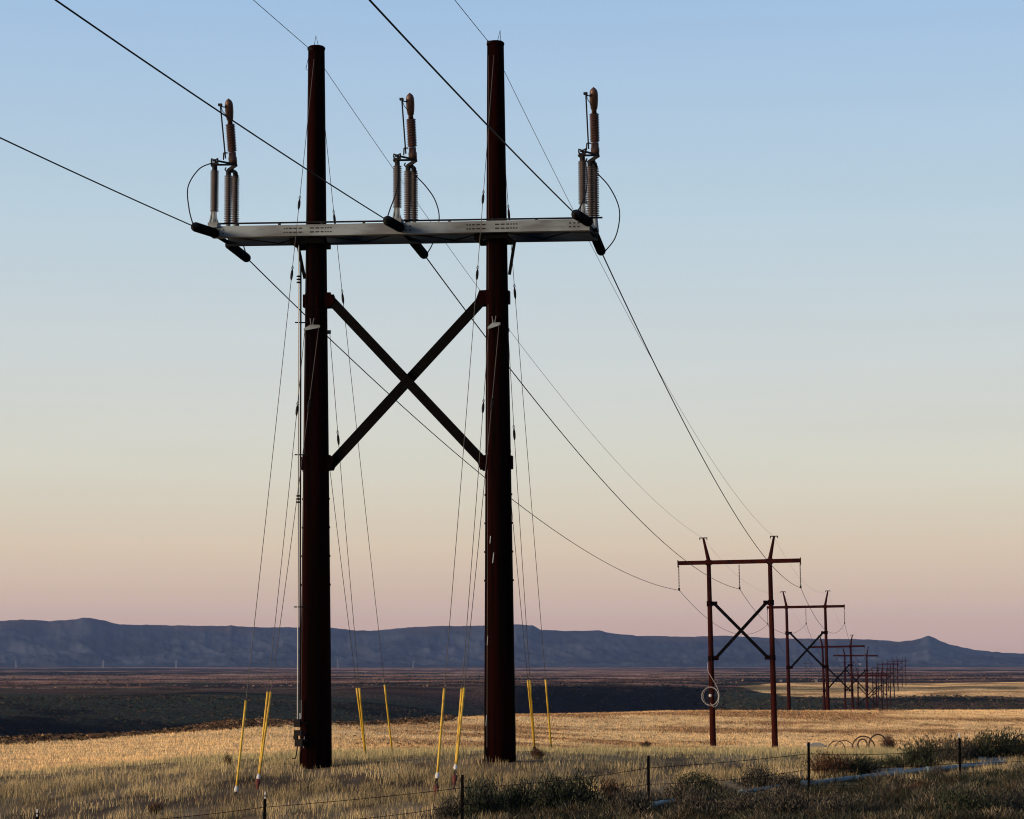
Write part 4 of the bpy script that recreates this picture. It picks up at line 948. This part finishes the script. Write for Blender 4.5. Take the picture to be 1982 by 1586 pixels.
for k, (px, py, w, h, kind, lab) in enumerate(BL):
    q = hit(px, min(py, 1583)) if py < 1586 else hit(px, 1583) - Vector((0, .9, 0)); q.z = g1(q.x, q.y)
    pr = protos[(kind, k % 2)]
    if not pr[1]: o = pr[0]; pr[1] = True
    else: o = copy_tree(pr[0])
    s_ = q.y / F; h = h * 1.4 if py >= 1585 else h; o.location = q; o.scale = (w * s_ * .92, w * s_ * .92, h * s_ * 1.12); o.rotation_euler = (0, 0, random.uniform(0, 6.28)); o["label"] = lab; o["category"] = "shrub"; o["group"] = "sagebrush in the foreground"
for (root, used) in protos.values():
    if not used:
        for c in kids(root): bpy.data.objects.remove(c)
        bpy.data.objects.remove(root)

# ------------------------------------------------------------------ far off: lattice towers under the hills, small buildings
def lattice(loc, h, lab):
    o = thing("lattice_tower", lab, "pylon", loc, (0, 0, 0), "pale lattice towers below the hills"); mb = MB()
    for sx in (-1, 1):
        for sy in (-1, 1): mb.tube([(sx * h * .11, sy * h * .11, -1), (sx * h * .03, sy * h * .03, h * .75), (sx * h * .02, sy * h * .02, h)], .3, 4)
    for k in range(6):
        f = k / 6; a = h * (.11 - .085 * f); b = h * (.11 - .085 * (f + 1 / 6)); mb.tube([(-a, -a, h * .75 * f), (b, -b, h * .75 * (f + 1 / 6))], .2, 4); mb.tube([(a, -a, h * .75 * f), (-b, -b, h * .75 * (f + 1 / 6))], .2, 4)
    mb.build("mast", 'pale_grey', o); mb = MB()
    for f in (.72, .86): mb.tube([(-h * .2, 0, h * f), (0, 0, h * (f + .03)), (h * .2, 0, h * f)], .28, 4)
    mb.build("crossarm", 'pale_grey', o)
for px, yb_, h, lab in ((37, 1282, 14, "pale lattice tower under the hills at the far left"), (205, 1286, 15, "pale lattice tower under the hill with the low knob"), (345, 1287, 14, "pale lattice tower under the hills left of the yellow guards"), (656, 1288, 17, "pale lattice tower just right of the left tall pole"), (801, 1288, 13, "pale lattice tower midway between the two tall poles")):
    Y = 5300; x = (px - CX) / F * Y; z = g1(x, Y); lattice((x, Y, z), h * Y / F, lab)
def shed(px, py, Y, w, hgt, lab):
    c = at(px, py, Y); z = g1(c.x, Y); o = thing("farm_building", lab, "building", (c.x, Y, max(z, c.z)))
    mb = MB(); mb.box((0, 0, hgt / 2 - .5), (w / 2, w * .35, hgt / 2 + .5)); mb.build("wall", 'pale_grey', o)
    mb = MB(); a, b = w / 2 + .3, w * .35 + .3; mb.poly([(-a, -b, hgt), (a, -b, hgt), (a, b, hgt), (-a, b, hgt), (-a, 0, hgt + w * .22), (a, 0, hgt + w * .22)], [(0, 1, 5, 4), (2, 3, 4, 5), (0, 4, 3), (1, 2, 5), (3, 2, 1, 0)]); mb.build("roof", 'galv', o)
shed(1664, 1287, 4600, 6, 2.6, "tiny white building at the foot of the hills behind the receding pylons")
shed(1580, 1327, 1350, 1.5, 1.3, "tiny pale shed in the dark trees behind the second small pylon")
shed(1512, 1328, 1350, 1.2, 1.1, "tiny pale shed left of the second small pylon's left pole")

# ------------------------------------------------------------------ evening haze
mb = MB(); mb.box((0, 0, 110), (10500, 10500, 140)); hz = mb.build("haze", 'wire'); tag(hz, None, None, kind="stuff")
hm = bpy.data.materials.new("haze_air"); hm.use_nodes = True; ht = hm.node_tree; ht.nodes.clear()
ho = ht.nodes.new("ShaderNodeOutputMaterial"); hv = ht.nodes.new("ShaderNodeVolumePrincipled")
hv.inputs["Color"].default_value = (.36, .53, 1, 1); hv.inputs["Density"].default_value = 2.7e-5
ht.links.new(hv.outputs[0], ho.inputs["Volume"]); hz.data.materials.clear(); hz.data.materials.append(hm)
